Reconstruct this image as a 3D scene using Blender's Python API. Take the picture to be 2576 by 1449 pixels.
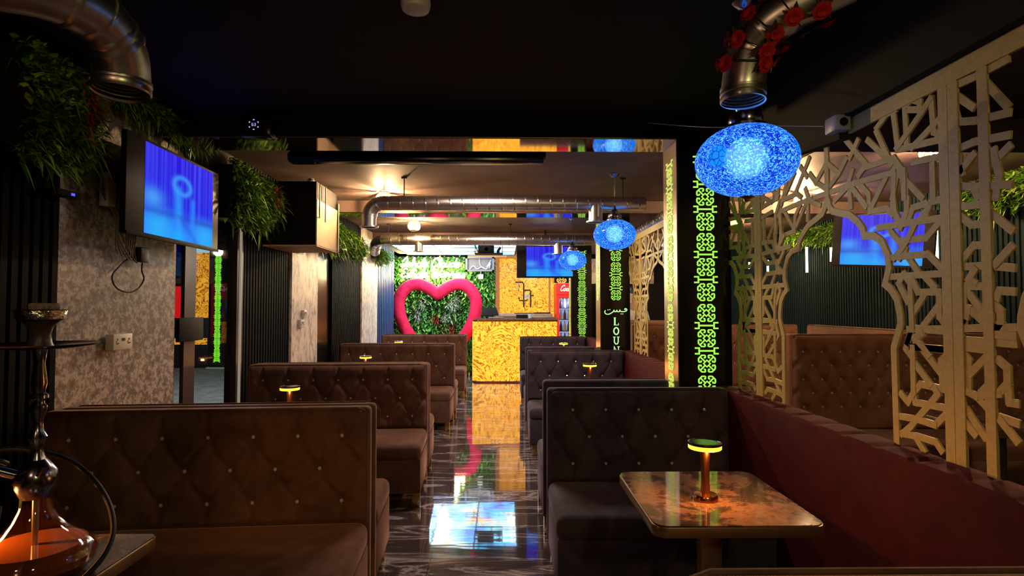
import bpy, bmesh, math, random
from mathutils import Vector, Matrix, Euler

# ------------------------------------------------------------------ scene
for o in list(bpy.data.objects):
    bpy.data.objects.remove(o)
SC = bpy.context.scene
COL = SC.collection
R = math.radians
PI = math.pi
rnd = random.Random(7)

# ------------------------------------------------------------------ camera
EYE = 1.45
cd = bpy.data.cameras.new('camera')
cd.sensor_width = 36.0
cd.lens = 36.0 * 1420.0 / 2576.0
cd.clip_start = 0.05
cam = bpy.data.objects.new('camera', cd)
COL.objects.link(cam)
cam.location = (0, 0, EYE)
cam.rotation_euler = (R(90 + 1.876), 0, R(-0.807))
SC.camera = cam

# ------------------------------------------------------------------ world, exposure, front lamps and added fill lights
w = bpy.data.worlds.new('world')
SC.world = w
w.use_nodes = True
w.node_tree.nodes['Background'].inputs[0].default_value = (0.35, 0.4, 0.55, 1)
w.node_tree.nodes['Background'].inputs[1].default_value = 0.004
SC.view_settings.view_transform = 'Standard'
SC.view_settings.look = 'None'
SC.view_settings.exposure = 0.0
SC.view_settings.gamma = 1.0
SC.view_settings.use_curve_mapping = False
cy = SC.cycles
cy.use_denoising = True
cy.max_bounces = 7
cy.diffuse_bounces = 3
cy.glossy_bounces = 4
cy.transmission_bounces = 6
cy.transparent_max_bounces = 8
cy.sample_clamp_indirect = 3.0
cy.sample_clamp_direct = 0.0
cy.caustics_reflective = False
cy.caustics_refractive = False
cy.blur_glossy = 0.5


def point_lamp(name, loc, power, col, r=0.05):
    l = bpy.data.lights.new(name, 'POINT')
    l.energy = power
    l.color = col
    l.shadow_soft_size = r
    o = bpy.data.objects.new(name, l)
    o.location = loc
    COL.objects.link(o)
    return o


def area_lamp(name, loc, rot, power, col, sx, sy):
    l = bpy.data.lights.new(name, 'AREA')
    l.shape = 'RECTANGLE'
    l.size = sx
    l.size_y = sy
    l.energy = power
    l.color = col
    o = bpy.data.objects.new(name, l)
    o.location = loc
    o.rotation_euler = rot
    COL.objects.link(o)
    return o


point_lamp('side_room_fill', (3.1, 2.0, 2.4), 24, (1.0, 0.60, 0.28), 0.08)  # unseen fill light added to brighten the side room
# added fill lights over the aisle and the bar, without fittings
area_lamp('aisle_fill', (-0.2, 4.65, 2.62), (0, 0, 0), 26, (1.0, 0.74, 0.60), 0.5, 0.3)
area_lamp('aisle_fill', (-0.2, 7.5, 2.62), (0, 0, 0), 22, (1.0, 0.78, 0.66), 0.5, 0.3)
point_lamp('bar_fill', (0.75, 10.1, 2.42), 60, (1.0, 0.86, 0.66), 0.07)
point_lamp('bar_fill', (-1.1, 10.3, 2.42), 60, (1.0, 0.92, 0.70), 0.07)
# the lamps hanging over the tables behind the camera
point_lamp('entrance_lamp', (-0.9, -0.9, 2.45), 14, (1.0, 0.56, 0.32), 0.10)
point_lamp('entrance_lamp', (0.9, -1.3, 2.40), 34, (0.95, 0.80, 0.30), 0.10)

# ------------------------------------------------------------------ tags
def tag(o, label=None, cat=None, group=None, kind=None):
    if label: o['label'] = label
    if cat: o['category'] = cat
    if group: o['group'] = group
    if kind: o['kind'] = kind
    return o


def thing(name, label, cat, loc=(0, 0, 0), rz=0.0, group=None):
    o = bpy.data.objects.new(name, None)
    o.empty_display_size = 0.1
    COL.objects.link(o)
    o.location = loc
    o.rotation_euler = (0, 0, rz)
    return tag(o, label, cat, group)


def copy_tree(o, parent=None):
    c = o.copy()
    COL.objects.link(c)
    c.parent = parent
    for ch in list(o.children):
        copy_tree(ch, c)
    return c


# ------------------------------------------------------------------ mesh builder
class MB:
    def __init__(s):
        s.v = []; s.f = []

    def add(s, vs, fs, M=None):
        b = len(s.v)
        if M is None:
            s.v += [tuple(p) for p in vs]
        else:
            s.v += [tuple(M @ Vector(p)) for p in vs]
        s.f += [tuple(b + i for i in f) for f in fs]
        return s

    def box(s, x0, x1, y0, y1, z0, z1, M=None):
        vs = [(x0, y0, z0), (x1, y0, z0), (x1, y1, z0), (x0, y1, z0), (x0, y0, z1), (x1, y0, z1), (x1, y1, z1), (x0, y1, z1)]
        fs = [(0, 3, 2, 1), (4, 5, 6, 7), (0, 1, 5, 4), (1, 2, 6, 5), (2, 3, 7, 6), (3, 0, 4, 7)]
        return s.add(vs, fs, M)

    def lathe(s, prof, n=32, M=None, cap=True):
        """prof: list of (r, z)"""
        vs = []; fs = []
        for r, z in prof:
            for k in range(n):
                a = 2 * PI * k / n
                vs.append((r * math.cos(a), r * math.sin(a), z))
        for i in range(len(prof) - 1):
            for k in range(n):
                k2 = (k + 1) % n
                fs.append((i * n + k, i * n + k2, (i + 1) * n + k2, (i + 1) * n + k))
        if cap:
            if prof[0][0] > 1e-5: fs.append(tuple(range(n - 1, -1, -1)))
            if prof[-1][0] > 1e-5: fs.append(tuple((len(prof) - 1) * n + k for k in range(n)))
        return s.add(vs, fs, M)

    def cyl(s, r, z0, z1, n=24, M=None):
        return s.lathe([(r, z0), (r, z1)], n, M)

    def tube(s, pts, r, n=10, closed=False, cap=True, M=None, flat=1.0, up=None):
        pts = [Vector(p) for p in pts]
        m = len(pts)
        rr = r if isinstance(r, (list, tuple)) else [r] * m
        vs = []; fs = []
        ref = None
        for i, p in enumerate(pts):
            if closed:
                t = pts[(i + 1) % m] - pts[i - 1]
            else:
                t = pts[min(i + 1, m - 1)] - pts[max(i - 1, 0)]
            if t.length < 1e-9: t = Vector((0, 0, 1))
            t.normalize()
            if up is not None:
                ref = Vector(up)
            elif ref is None:
                ref = Vector((0, 0, 1)) if abs(t.z) < 0.9 else Vector((0, 1, 0))
            a = ref - t * ref.dot(t)
            if a.length < 1e-6: a = Vector((1, 0, 0)) - t * t.x
            a.normalize()
            b = t.cross(a)
            if up is None: ref = a
            for k in range(n):
                an = 2 * PI * k / n
                vs.append(tuple(p + a * (math.cos(an) * rr[i] * flat) + b * (math.sin(an) * rr[i])))
        for i in range(m if closed else m - 1):
            j = (i + 1) % m
            for k in range(n):
                k2 = (k + 1) % n
                fs.append((i * n + k, i * n + k2, j * n + k2, j * n + k))
        if cap and not closed:
            fs.append(tuple(range(n - 1, -1, -1)))
            fs.append(tuple((m - 1) * n + k for k in range(n)))
        return s.add(vs, fs, M)

    def prism(s, poly, d, M=None):
        """poly in local XY, extruded 0..d in z"""
        n = len(poly)
        vs = [(x, y, 0) for x, y in poly] + [(x, y, d) for x, y in poly]
        fs = [tuple(range(n - 1, -1, -1)), tuple(range(n, 2 * n))]
        for k in range(n):
            k2 = (k + 1) % n
            fs.append((k, k2, n + k2, n + k))
        return s.add(vs, fs, M)

    def stroke(s, pts, wd, d, M=None, closed=False):
        """flat ribbon stroke in local XY of width wd, extruded 0..d in z, mitred"""
        P = [Vector((p[0], p[1])) for p in pts]
        m = len(P)
        L = []; Rr = []
        for i in range(m):
            if closed or 0 < i < m - 1:
                a = P[i] - P[i - 1]; b = P[(i + 1) % m] - P[i]
            elif i == 0:
                a = b = P[1] - P[0]
            else:
                a = b = P[-1] - P[-2]
            a = a.normalized() if a.length > 1e-9 else Vector((1, 0)); b = b.normalized() if b.length > 1e-9 else a
            na = Vector((-a.y, a.x)); nb = Vector((-b.y, b.x))
            nn = na + nb
            if nn.length < 1e-6: nn = na
            nn.normalize()
            k = wd / 2 / max(0.45, nn.dot(na))
            L.append(P[i] + nn * k); Rr.append(P[i] - nn * k)
        vs = []
        for i in range(m):
            vs += [(L[i].x, L[i].y, 0), (Rr[i].x, Rr[i].y, 0), (Rr[i].x, Rr[i].y, d), (L[i].x, L[i].y, d)]
        fs = []
        for i in range(m if closed else m - 1):
            j = (i + 1) % m
            for k in range(4):
                k2 = (k + 1) % 4
                fs.append((i * 4 + k, j * 4 + k, j * 4 + k2, i * 4 + k2))
        if not closed:
            fs.append((0, 1, 2, 3)); fs.append((m * 4 - 1, m * 4 - 2, m * 4 - 3, m * 4 - 4))
        return s.add(vs, fs, M)

    def sphere(s, c, rx, ry=None, rz=None, n=16, m=10, M=None):
        ry = rx if ry is None else ry; rz = rx if rz is None else rz
        vs = [(c[0], c[1], c[2] - rz)]; fs = []
        for i in range(1, m):
            a = -PI / 2 + PI * i / m
            for k in range(n):
                b = 2 * PI * k / n
                vs.append((c[0] + rx * math.cos(a) * math.cos(b), c[1] + ry * math.cos(a) * math.sin(b), c[2] + rz * math.sin(a)))
        vs.append((c[0], c[1], c[2] + rz))
        for k in range(n):
            k2 = (k + 1) % n
            fs.append((0, 1 + k2, 1 + k))
            for i in range(m - 2):
                fs.append((1 + i * n + k, 1 + i * n + k2, 1 + (i + 1) * n + k2, 1 + (i + 1) * n + k))
            fs.append((1 + (m - 2) * n + k, 1 + (m - 2) * n + k2, len(vs) - 1))
        return s.add(vs, fs, M)

    def build(s, name, mat, parent=None, bevel=0.0, seg=2, smooth=35, loc=None):
        me = bpy.data.meshes.new(name)
        me.from_pydata(s.v, [], s.f)
        if bevel > 0:
            bm = bmesh.new(); bm.from_mesh(me)
            bmesh.ops.recalc_face_normals(bm, faces=bm.faces)
            ed = [e for e in bm.edges if len(e.link_faces) == 2 and e.calc_face_angle(0) > 0.5]
            bmesh.ops.bevel(bm, geom=ed, offset=bevel, segments=seg, profile=0.5, affect='EDGES', clamp_overlap=True)
            bm.to_mesh(me); bm.free()
        if smooth:
            me.polygons.foreach_set('use_smooth', [True] * len(me.polygons))
            me.set_sharp_from_angle(angle=R(smooth))
        me.materials.append(mat)
        o = bpy.data.objects.new(name, me)
        COL.objects.link(o)
        if parent is not None: o.parent = parent
        if loc is not None: o.location = loc
        return o


def struct(mb, name, mat, **k):
    o = mb.build(name, mat, **k)
    o['kind'] = 'structure'
    return o


def frame(origin, xdir, ydir):
    """matrix with local x->xdir, y->ydir, z->their cross"""
    x = Vector(xdir).normalized(); y = Vector(ydir).normalized(); z = x.cross(y)
    M = Matrix.Identity(4)
    for i in range(3):
        M[i][0] = x[i]; M[i][1] = y[i]; M[i][2] = z[i]; M[i][3] = origin[i]
    return M


def catmull(pts, n=6, closed=False):
    P = [Vector(p) for p in pts]
    m = len(P); out = []
    rng = range(m) if closed else range(m - 1)
    for i in rng:
        if closed:
            a, b, c, d = P[i - 1], P[i], P[(i + 1) % m], P[(i + 2) % m]
        else:
            a, b, c, d = P[max(i - 1, 0)], P[i], P[i + 1], P[min(i + 2, m - 1)]
        for k in range(n):
            t = k / n
            out.append(0.5 * ((2 * b) + (c - a) * t + (2 * a - 5 * b + 4 * c - d) * t * t + (3 * b - a - 3 * c + d) * t ** 3))
    if not closed: out.append(P[-1])
    return out


# ------------------------------------------------------------------ materials
def new_mat(name):
    m = bpy.data.materials.new(name); m.use_nodes = True
    nt = m.node_tree
    return m, nt, nt.nodes['Principled BSDF']


def N(nt, t, **kw):
    n = nt.nodes.new(t)
    for k, v in kw.items():
        if k in n.inputs: n.inputs[k].default_value = v
        else: setattr(n, k, v)
    return n


def ramp(nt, src, stops):
    r = nt.nodes.new('ShaderNodeValToRGB')
    el = r.color_ramp.elements
    while len(el) < len(stops): el.new(0.5)
    for e, (p, c) in zip(el, stops):
        e.position = p; e.color = (*c, 1) if len(c) == 3 else c
    nt.links.new(src, r.inputs[0])
    return r


def plain(name, col, rough=0.5, metal=0.0, spec=0.5, noise=0.0, scale=20, bump=0.0, sheen=0.0):
    m, nt, b = new_mat(name)
    b.inputs['Base Color'].default_value = (*col, 1)
    b.inputs['Roughness'].default_value = rough
    b.inputs['Metallic'].default_value = metal
    b.inputs['Specular IOR Level'].default_value = spec
    if sheen:
        b.inputs['Sheen Weight'].default_value = sheen
        b.inputs['Sheen Roughness'].default_value = 0.35
    if noise or bump:
        tc = N(nt, 'ShaderNodeTexCoord')
        nz = N(nt, 'ShaderNodeTexNoise', Scale=scale, Detail=4.0)
        nt.links.new(tc.outputs['Object'], nz.inputs['Vector'])
        if noise:
            lo = tuple(c * (1 - noise) for c in col); hi = tuple(min(1, c * (1 + noise)) for c in col)
            r = ramp(nt, nz.outputs['Fac'], [(0.3, lo), (0.7, hi)])
            nt.links.new(r.outputs[0], b.inputs['Base Color'])
        if bump:
            bp = N(nt, 'ShaderNodeBump', Strength=bump, Distance=0.01)
            nt.links.new(nz.outputs['Fac'], bp.inputs['Height'])
            nt.links.new(bp.outputs[0], b.inputs['Normal'])
    return m


def glow(name, col, strength):
    m, nt, b = new_mat(name)
    b.inputs['Base Color'].default_value = (0.02, 0.02, 0.02, 1)
    b.inputs['Emission Color'].default_value = (*col, 1)
    b.inputs['Emission Strength'].default_value = strength
    return m


def velvet(name, col, hi, sheen=0.5):
    m, nt, b = new_mat(name)
    tc = N(nt, 'ShaderNodeTexCoord')
    n1 = N(nt, 'ShaderNodeTexNoise', Scale=5.0, Detail=5.0, Roughness=0.65, Distortion=0.8)
    n2 = N(nt, 'ShaderNodeTexNoise', Scale=220.0, Detail=2.0)
    nt.links.new(tc.outputs['Object'], n1.inputs['Vector'])
    nt.links.new(tc.outputs['Object'], n2.inputs['Vector'])
    r = ramp(nt, n1.outputs['Fac'], [(0.32, col), (0.72, hi)])
    nt.links.new(r.outputs[0], b.inputs['Base Color'])
    b.inputs['Roughness'].default_value = 0.85
    b.inputs['Specular IOR Level'].default_value = 0.2
    b.inputs['Sheen Weight'].default_value = sheen
    b.inputs['Sheen Roughness'].default_value = 0.4
    b.inputs['Sheen Tint'].default_value = (min(1, hi[0] * 3.2), min(1, hi[1] * 3.2), min(1, hi[2] * 3.2), 1)
    bp = N(nt, 'ShaderNodeBump', Strength=0.25, Distance=0.002)
    nt.links.new(n2.outputs['Fac'], bp.inputs['Height'])
    nt.links.new(bp.outputs[0], b.inputs['Normal'])
    return m


def onyx(name, strength, scale=2.0, off=(0, 0, 0), panel=False):
    """backlit agate-like panel: amber glow with dark and light veins"""
    m, nt, b = new_mat(name)
    tc = N(nt, 'ShaderNodeTexCoord')
    mp = N(nt, 'ShaderNodeMapping'); mp.inputs['Location'].default_value = off
    nt.links.new(tc.outputs['Object'], mp.inputs[0])
    n0 = N(nt, 'ShaderNodeTexNoise', Scale=scale, Detail=5.0, Roughness=0.6, Distortion=1.6)
    nt.links.new(mp.outputs[0], n0.inputs['Vector'])
    mu = N(nt, 'ShaderNodeMath', operation='MULTIPLY'); mu.inputs[1].default_value = 88
    nt.links.new(n0.outputs['Fac'], mu.inputs[0])
    sn = N(nt, 'ShaderNodeMath', operation='SINE'); nt.links.new(mu.outputs[0], sn.inputs[0])
    n2 = N(nt, 'ShaderNodeTexNoise', Scale=scale * 9, Detail=3.0); nt.links.new(mp.outputs[0], n2.inputs['Vector'])
    ad = N(nt, 'ShaderNodeMath', operation='MULTIPLY_ADD'); ad.inputs[1].default_value = 1.7
    nt.links.new(n2.outputs['Fac'], ad.inputs[0]); nt.links.new(sn.outputs[0], ad.inputs[2])
    r = ramp(nt, ad.outputs[0], [(0.0, (0.30, 0.075, 0.003)), (0.06, (0.70, 0.21, 0.008)), (0.18, (1.05, 0.36, 0.010)), (0.62, (1.35, 0.48, 0.015)), (1.0, (1.7, 0.74, 0.05))])
    b.inputs['Base Color'].default_value = (0.35, 0.15, 0.03, 1)
    b.inputs['Roughness'].default_value = 0.25
    nt.links.new(r.outputs[0], b.inputs['Emission Color'])
    b.inputs['Emission Strength'].default_value = strength
    return m


def marble_floor():
    m, nt, b = new_mat('polished_marble_tiles')
    tc = N(nt, 'ShaderNodeTexCoord')
    mp = N(nt, 'ShaderNodeMapping'); mp.inputs['Scale'].default_value = (0.6, 3.2, 1.0)
    nt.links.new(tc.outputs['Object'], mp.inputs[0])
    n0 = N(nt, 'ShaderNodeTexNoise', Scale=1.3, Detail=7.0, Roughness=0.62, Distortion=1.3)
    nt.links.new(mp.outputs[0], n0.inputs['Vector'])
    mu = N(nt, 'ShaderNodeMath', operation='MULTIPLY'); mu.inputs[1].default_value = 26
    nt.links.new(n0.outputs['Fac'], mu.inputs[0])
    sn = N(nt, 'ShaderNodeMath', operation='SINE'); nt.links.new(mu.outputs[0], sn.inputs[0])
    r = ramp(nt, sn.outputs[0], [(0.0, (0.08, 0.062, 0.066)), (0.6, (0.16, 0.128, 0.135)), (0.90, (0.26, 0.215, 0.22)), (1.0, (0.60, 0.54, 0.54))])
    br = N(nt, 'ShaderNodeTexBrick')
    br.offset = 0.0
    br.inputs['Scale'].default_value = 1.0
    br.inputs['Mortar Size'].default_value = 0.0025
    br.inputs['Brick Width'].default_value = 0.8
    br.inputs['Row Height'].default_value = 1.2
    br.inputs['Color1'].default_value = (1, 1, 1, 1); br.inputs['Color2'].default_value = (1, 1, 1, 1)
    br.inputs['Mortar'].default_value = (0.05, 0.05, 0.05, 1)
    mp2 = N(nt, 'ShaderNodeMapping'); mp2.inputs['Location'].default_value = (0.42, 1.0, 0)
    nt.links.new(tc.outputs['Object'], mp2.inputs[0]); nt.links.new(mp2.outputs[0], br.inputs['Vector'])
    mx = N(nt, 'ShaderNodeMix', data_type='RGBA', blend_type='MULTIPLY'); mx.inputs[0].default_value = 1
    nt.links.new(r.outputs[0], mx.inputs[6]); nt.links.new(br.outputs['Color'], mx.inputs[7])
    nt.links.new(mx.outputs[2], b.inputs['Base Color'])
    b.inputs['Roughness'].default_value = 0.055
    b.inputs['IOR'].default_value = 1.75
    b.inputs['Coat Weight'].default_value = 0.6
    b.inputs['Coat Roughness'].default_value = 0.02
    n3 = N(nt, 'ShaderNodeTexNoise', Scale=2.2, Detail=2.0); nt.links.new(mp.outputs[0], n3.inputs['Vector'])
    bp = N(nt, 'ShaderNodeBump', Strength=0.10, Distance=0.01); nt.links.new(n3.outputs['Fac'], bp.inputs['Height'])
    nt.links.new(bp.outputs[0], b.inputs['Normal']); nt.links.new(bp.outputs[0], b.inputs['Coat Normal'])
    return m


def patchy(name, c0, c1, c2, scale=9, rough=0.75, stretch=(1, 1, 1), bump=0.15):
    m, nt, b = new_mat(name)
    tc = N(nt, 'ShaderNodeTexCoord')
    mp = N(nt, 'ShaderNodeMapping'); mp.inputs['Scale'].default_value = stretch
    nt.links.new(tc.outputs['Object'], mp.inputs[0])
    n0 = N(nt, 'ShaderNodeTexNoise', Scale=scale, Detail=8.0, Roughness=0.74, Distortion=0.25)
    nt.links.new(mp.outputs[0], n0.inputs['Vector'])
    r = ramp(nt, n0.outputs['Fac'], [(0.36, c0), (0.50, c1), (0.56, c2), (0.72, c1)])
    nt.links.new(r.outputs[0], b.inputs['Base Color'])
    b.inputs['Roughness'].default_value = rough
    bp = N(nt, 'ShaderNodeBump', Strength=bump, Distance=0.01); nt.links.new(n0.outputs['Fac'], bp.inputs['Height'])
    nt.links.new(bp.outputs[0], b.inputs['Normal'])
    return m


def mosaic(name):
    """blue chip mosaic glass: lit chips glow, part of the light passes straight through"""
    m, nt, b = new_mat(name)
    out = nt.nodes['Material Output']
    nt.nodes.remove(b)
    tc = N(nt, 'ShaderNodeTexCoord')
    vo = N(nt, 'ShaderNodeTexVoronoi', Scale=210.0); nt.links.new(tc.outputs['Object'], vo.inputs['Vector'])
    sp = N(nt, 'ShaderNodeSeparateColor'); nt.links.new(vo.outputs['Color'], sp.inputs[0])
    r = ramp(nt, sp.outputs[0], [(0.0, (0.002, 0.004, 0.22)), (0.35, (0.006, 0.02, 0.8)), (0.6, (0.02, 0.20, 1.1)), (1.0, (0.20, 0.85, 1.3))])
    # two flower rosettes on the glass
    fl = N(nt, 'ShaderNodeVectorMath', operation='DISTANCE'); fl.inputs[1].default_value = (0.15, -0.10, 0.02)
    nt.links.new(tc.outputs['Object'], fl.inputs[0])
    f2 = N(nt, 'ShaderNodeVectorMath', operation='DISTANCE'); f2.inputs[1].default_value = (-0.14, -0.10, -0.01)
    nt.links.new(tc.outputs['Object'], f2.inputs[0])
    mn = N(nt, 'ShaderNodeMath', operation='MINIMUM'); nt.links.new(fl.outputs['Value'], mn.inputs[0]); nt.links.new(f2.outputs['Value'], mn.inputs[1])
    v2 = N(nt, 'ShaderNodeTexVoronoi', Scale=45.0); nt.links.new(tc.outputs['Object'], v2.inputs['Vector'])
    v2.feature = 'DISTANCE_TO_EDGE'
    r2 = ramp(nt, v2.outputs['Distance'], [(0.0, (0.0, 0.02, 0.4)), (0.12, (0.01, 0.3, 1.0))])
    lt = N(nt, 'ShaderNodeMath', operation='LESS_THAN'); lt.inputs[1].default_value = 0.042; nt.links.new(mn.outputs[0], lt.inputs[0])
    mx = N(nt, 'ShaderNodeMix', data_type='RGBA'); nt.links.new(lt.outputs[0], mx.inputs[0])
    nt.links.new(r.outputs[0], mx.inputs[6]); nt.links.new(r2.outputs[0], mx.inputs[7])
    em = N(nt, 'ShaderNodeEmission', Strength=1.3); nt.links.new(mx.outputs[2], em.inputs[0])
    lg = N(nt, 'ShaderNodeMix', data_type='RGBA'); lg.inputs[0].default_value = 0.45; nt.links.new(mx.outputs[2], lg.inputs[6]); lg.inputs[7].default_value = (0.6, 0.9, 1.0, 1)
    tr = N(nt, 'ShaderNodeBsdfTransparent'); nt.links.new(lg.outputs[2], tr.inputs[0])
    gl = N(nt, 'ShaderNodeBsdfGlossy', Roughness=0.15); gl.inputs[0].default_value = (0.25, 0.3, 0.5, 1)
    a1 = N(nt, 'ShaderNodeMixShader'); a1.inputs[0].default_value = 0.28
    nt.links.new(em.outputs[0], a1.inputs[1]); nt.links.new(tr.outputs[0], a1.inputs[2])
    a2 = N(nt, 'ShaderNodeMixShader'); a2.inputs[0].default_value = 0.08
    nt.links.new(a1.outputs[0], a2.inputs[1]); nt.links.new(gl.outputs[0], a2.inputs[2])
    nt.links.new(a2.outputs[0], out.inputs[0])
    return m


def leafy(name, stops, rough=0.5):
    m, nt, b = new_mat(name)
    g = N(nt, 'ShaderNodeNewGeometry')
    r = ramp(nt, g.outputs['Random Per Island'], stops)
    nt.links.new(r.outputs[0], b.inputs['Base Color'])
    b.inputs['Roughness'].default_value = rough
    return m


def glass(name, col=(1, 1, 1), rough=0.0, ior=1.45):
    m, nt, b = new_mat(name)
    b.inputs['Base Color'].default_value = (*col, 1)
    b.inputs['Transmission Weight'].default_value = 1.0
    b.inputs['Roughness'].default_value = rough
    b.inputs['IOR'].default_value = ior
    return m


def thin_glass(name, tint=(0.9, 0.9, 0.9), refl=0.1):
    m, nt, b = new_mat(name)
    out = nt.nodes['Material Output']; nt.nodes.remove(b)
    tr = N(nt, 'ShaderNodeBsdfTransparent'); tr.inputs[0].default_value = (*tint, 1)
    gl = N(nt, 'ShaderNodeBsdfGlossy', Roughness=0.02)
    fr = N(nt, 'ShaderNodeLayerWeight', Blend=0.5)
    pw = N(nt, 'ShaderNodeMath', operation='POWER'); pw.inputs[1].default_value = 4.0
    nt.links.new(fr.outputs['Facing'], pw.inputs[0])
    ad = N(nt, 'ShaderNodeMath', operation='MULTIPLY_ADD'); ad.inputs[1].default_value = 0.16; ad.inputs[2].default_value = refl * 0.5
    ad.use_clamp = True
    nt.links.new(pw.outputs[0], ad.inputs[0])
    mx = N(nt, 'ShaderNodeMixShader')
    nt.links.new(ad.outputs[0], mx.inputs[0]); nt.links.new(tr.outputs[0], mx.inputs[1]); nt.links.new(gl.outputs[0], mx.inputs[2])
    nt.links.new(mx.outputs[0], out.inputs[0])
    return m


def vcol_screen(name, strength):
    m, nt, b = new_mat(name)
    at = N(nt, 'ShaderNodeVertexColor', layer_name='picture')
    nt.links.new(at.outputs[0], b.inputs['Emission Color'])
    b.inputs['Base Color'].default_value = (0.01, 0.01, 0.01, 1)
    b.inputs['Roughness'].default_value = 0.25
    b.inputs['IOR'].default_value = 1.03
    b.inputs['Specular IOR Level'].default_value = 0.0
    b.inputs['Emission Strength'].default_value = strength
    return m


def sky_print():
    """backlit ceiling print: blue sky, clouds, branches and blossom"""
    m, nt, b = new_mat('backlit_sky_print')
    tc = N(nt, 'ShaderNodeTexCoord')
    n0 = N(nt, 'ShaderNodeTexNoise', Scale=0.9, Detail=4.0); nt.links.new(tc.outputs['Object'], n0.inputs['Vector'])
    sky = ramp(nt, n0.outputs['Fac'], [(0.36, (0.03, 0.16, 0.9)), (0.47, (0.10, 0.60, 1.0)), (0.60, (0.85, 1.0, 1.0))])
    n1 = N(nt, 'ShaderNodeTexNoise', Scale=1.7, Detail=5.0, Distortion=1.5)
    mp = N(nt, 'ShaderNodeMapping'); mp.inputs['Location'].default_value = (3.1, 1.7, 0)
    nt.links.new(tc.outputs['Object'], mp.inputs[0]); nt.links.new(mp.outputs[0], n1.inputs['Vector'])
    ab = N(nt, 'ShaderNodeMath', operation='SUBTRACT'); ab.inputs[1].default_value = 0.5; nt.links.new(n1.outputs['Fac'], ab.inputs[0])
    a2 = N(nt, 'ShaderNodeMath', operation='ABSOLUTE'); nt.links.new(ab.outputs[0], a2.inputs[0])
    lt = N(nt, 'ShaderNodeMath', operation='LESS_THAN'); lt.inputs[1].default_value = 0.014; nt.links.new(a2.outputs[0], lt.inputs[0])
    mx = N(nt, 'ShaderNodeMix', data_type='RGBA'); nt.links.new(lt.outputs[0], mx.inputs[0])
    nt.links.new(sky.outputs[0], mx.inputs[6]); mx.inputs[7].default_value = (0.05, 0.035, 0.03, 1)
    vo = N(nt, 'ShaderNodeTexNoise', Scale=2.6, Detail=3.0, Distortion=0.6)
    mp3 = N(nt, 'ShaderNodeMapping'); mp3.inputs['Location'].default_value = (9.1, 4.7, 0)
    nt.links.new(tc.outputs['Object'], mp3.inputs[0]); nt.links.new(mp3.outputs[0], vo.inputs['Vector'])
    gt = N(nt, 'ShaderNodeMath', operation='GREATER_THAN'); gt.inputs[1].default_value = 0.62; nt.links.new(vo.outputs['Fac'], gt.inputs[0])
    m2 = N(nt, 'ShaderNodeMix', data_type='RGBA'); nt.links.new(gt.outputs[0], m2.inputs[0])
    nt.links.new(mx.outputs[2], m2.inputs[6]); m2.inputs[7].default_value = (1.0, 0.45, 0.12, 1)
    nt.links.new(m2.outputs[2], b.inputs['Emission Color'])
    b.inputs['Emission Strength'].default_value = 6.0
    b.inputs['Base Color'].default_value = (0.5, 0.5, 0.5, 1)
    return m


M = {}
M['floor'] = marble_floor()
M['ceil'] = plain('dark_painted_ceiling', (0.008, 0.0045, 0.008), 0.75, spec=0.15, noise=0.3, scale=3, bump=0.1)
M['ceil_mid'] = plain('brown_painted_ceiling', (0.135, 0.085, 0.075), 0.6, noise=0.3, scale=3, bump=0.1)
M['black'] = plain('matt_black_paint', (0.006, 0.004, 0.005), 0.7, spec=0.2)
M['blackgloss'] = plain('gloss_black_acrylic', (0.008, 0.007, 0.008), 0.2)
M['slat'] = plain('black_slat_wall', (0.0025, 0.003, 0.005), 0.7, spec=0.06)
M['slat_teal'] = plain('dark_teal_slat_wall', (0.012, 0.026, 0.030), 0.7, spec=0.1)
M['slat_blue_lit'] = plain('blue_lit_slat_wall', (0.006, 0.06, 0.20), 0.4)  # same slats; the blue glow falling on them is put into the colour
M['concrete'] = patchy('stucco_concrete', (0.11, 0.088, 0.085), (0.26, 0.215, 0.205), (0.55, 0.49, 0.47), 30, 0.5)
M['concrete_pale'] = patchy('pale_stucco_concrete', (0.25, 0.20, 0.19), (0.78, 0.70, 0.66), (0.85, 0.78, 0.74), 14, 0.5, (1, 1.5, 0.6))
M['mirror'] = plain('dark_mirror', (0.72, 0.68, 0.66), 0.05, 1.0)
M['goldmirror'] = plain('brushed_gold_metal', (0.26, 0.21, 0.15), 0.36, 1.0, bump=0.05, scale=6)
M['velL'] = velvet('brown_velvet', (0.100, 0.050, 0.036), (0.215, 0.118, 0.086), 0.6)
M['velR'] = velvet('blue_lit_charcoal_velvet', (0.050, 0.040, 0.060), (0.105, 0.086, 0.120), 0.5)  # charcoal velvet with the pendant's blue light put into its colour
M['velT'] = velvet('tan_velvet', (0.24, 0.115, 0.075), (0.40, 0.215, 0.145), 0.5)
M['velRed'] = velvet('dark_red_velvet', (0.038, 0.002, 0.004), (0.080, 0.004, 0.008), 0.25)
M['velPink'] = velvet('crimson_velvet', (0.70, 0.012, 0.065), (0.95, 0.035, 0.13), 0.4)
M['crystal'] = plain('crystal_button', (1.0, 0.96, 0.90), 0.08, 0.35)
M['gold'] = plain('gold_metal', (0.75, 0.50, 0.22), 0.25, 1.0)
M['copper'] = plain('copper_metal', (0.80, 0.32, 0.14), 0.22, 1.0)
M['steel'] = plain('galvanised_steel', (0.74, 0.70, 0.66), 0.33, 1.0, noise=0.12, scale=14)
M['chrome'] = plain('dark_chrome', (0.30, 0.31, 0.42), 0.20, 1.0)
M['lattice'] = plain('gold_painted_lattice', (0.58, 0.45, 0.17), 0.5, 0.0, noise=0.12, scale=60)
M['lattice_side'] = M['lattice']
M['onyx'] = onyx('backlit_onyx_counter', 1.0, 1.7)
M['onyx2'] = onyx('backlit_onyx_wall', 0.85, 2.0, (3, 2, 7))
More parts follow.
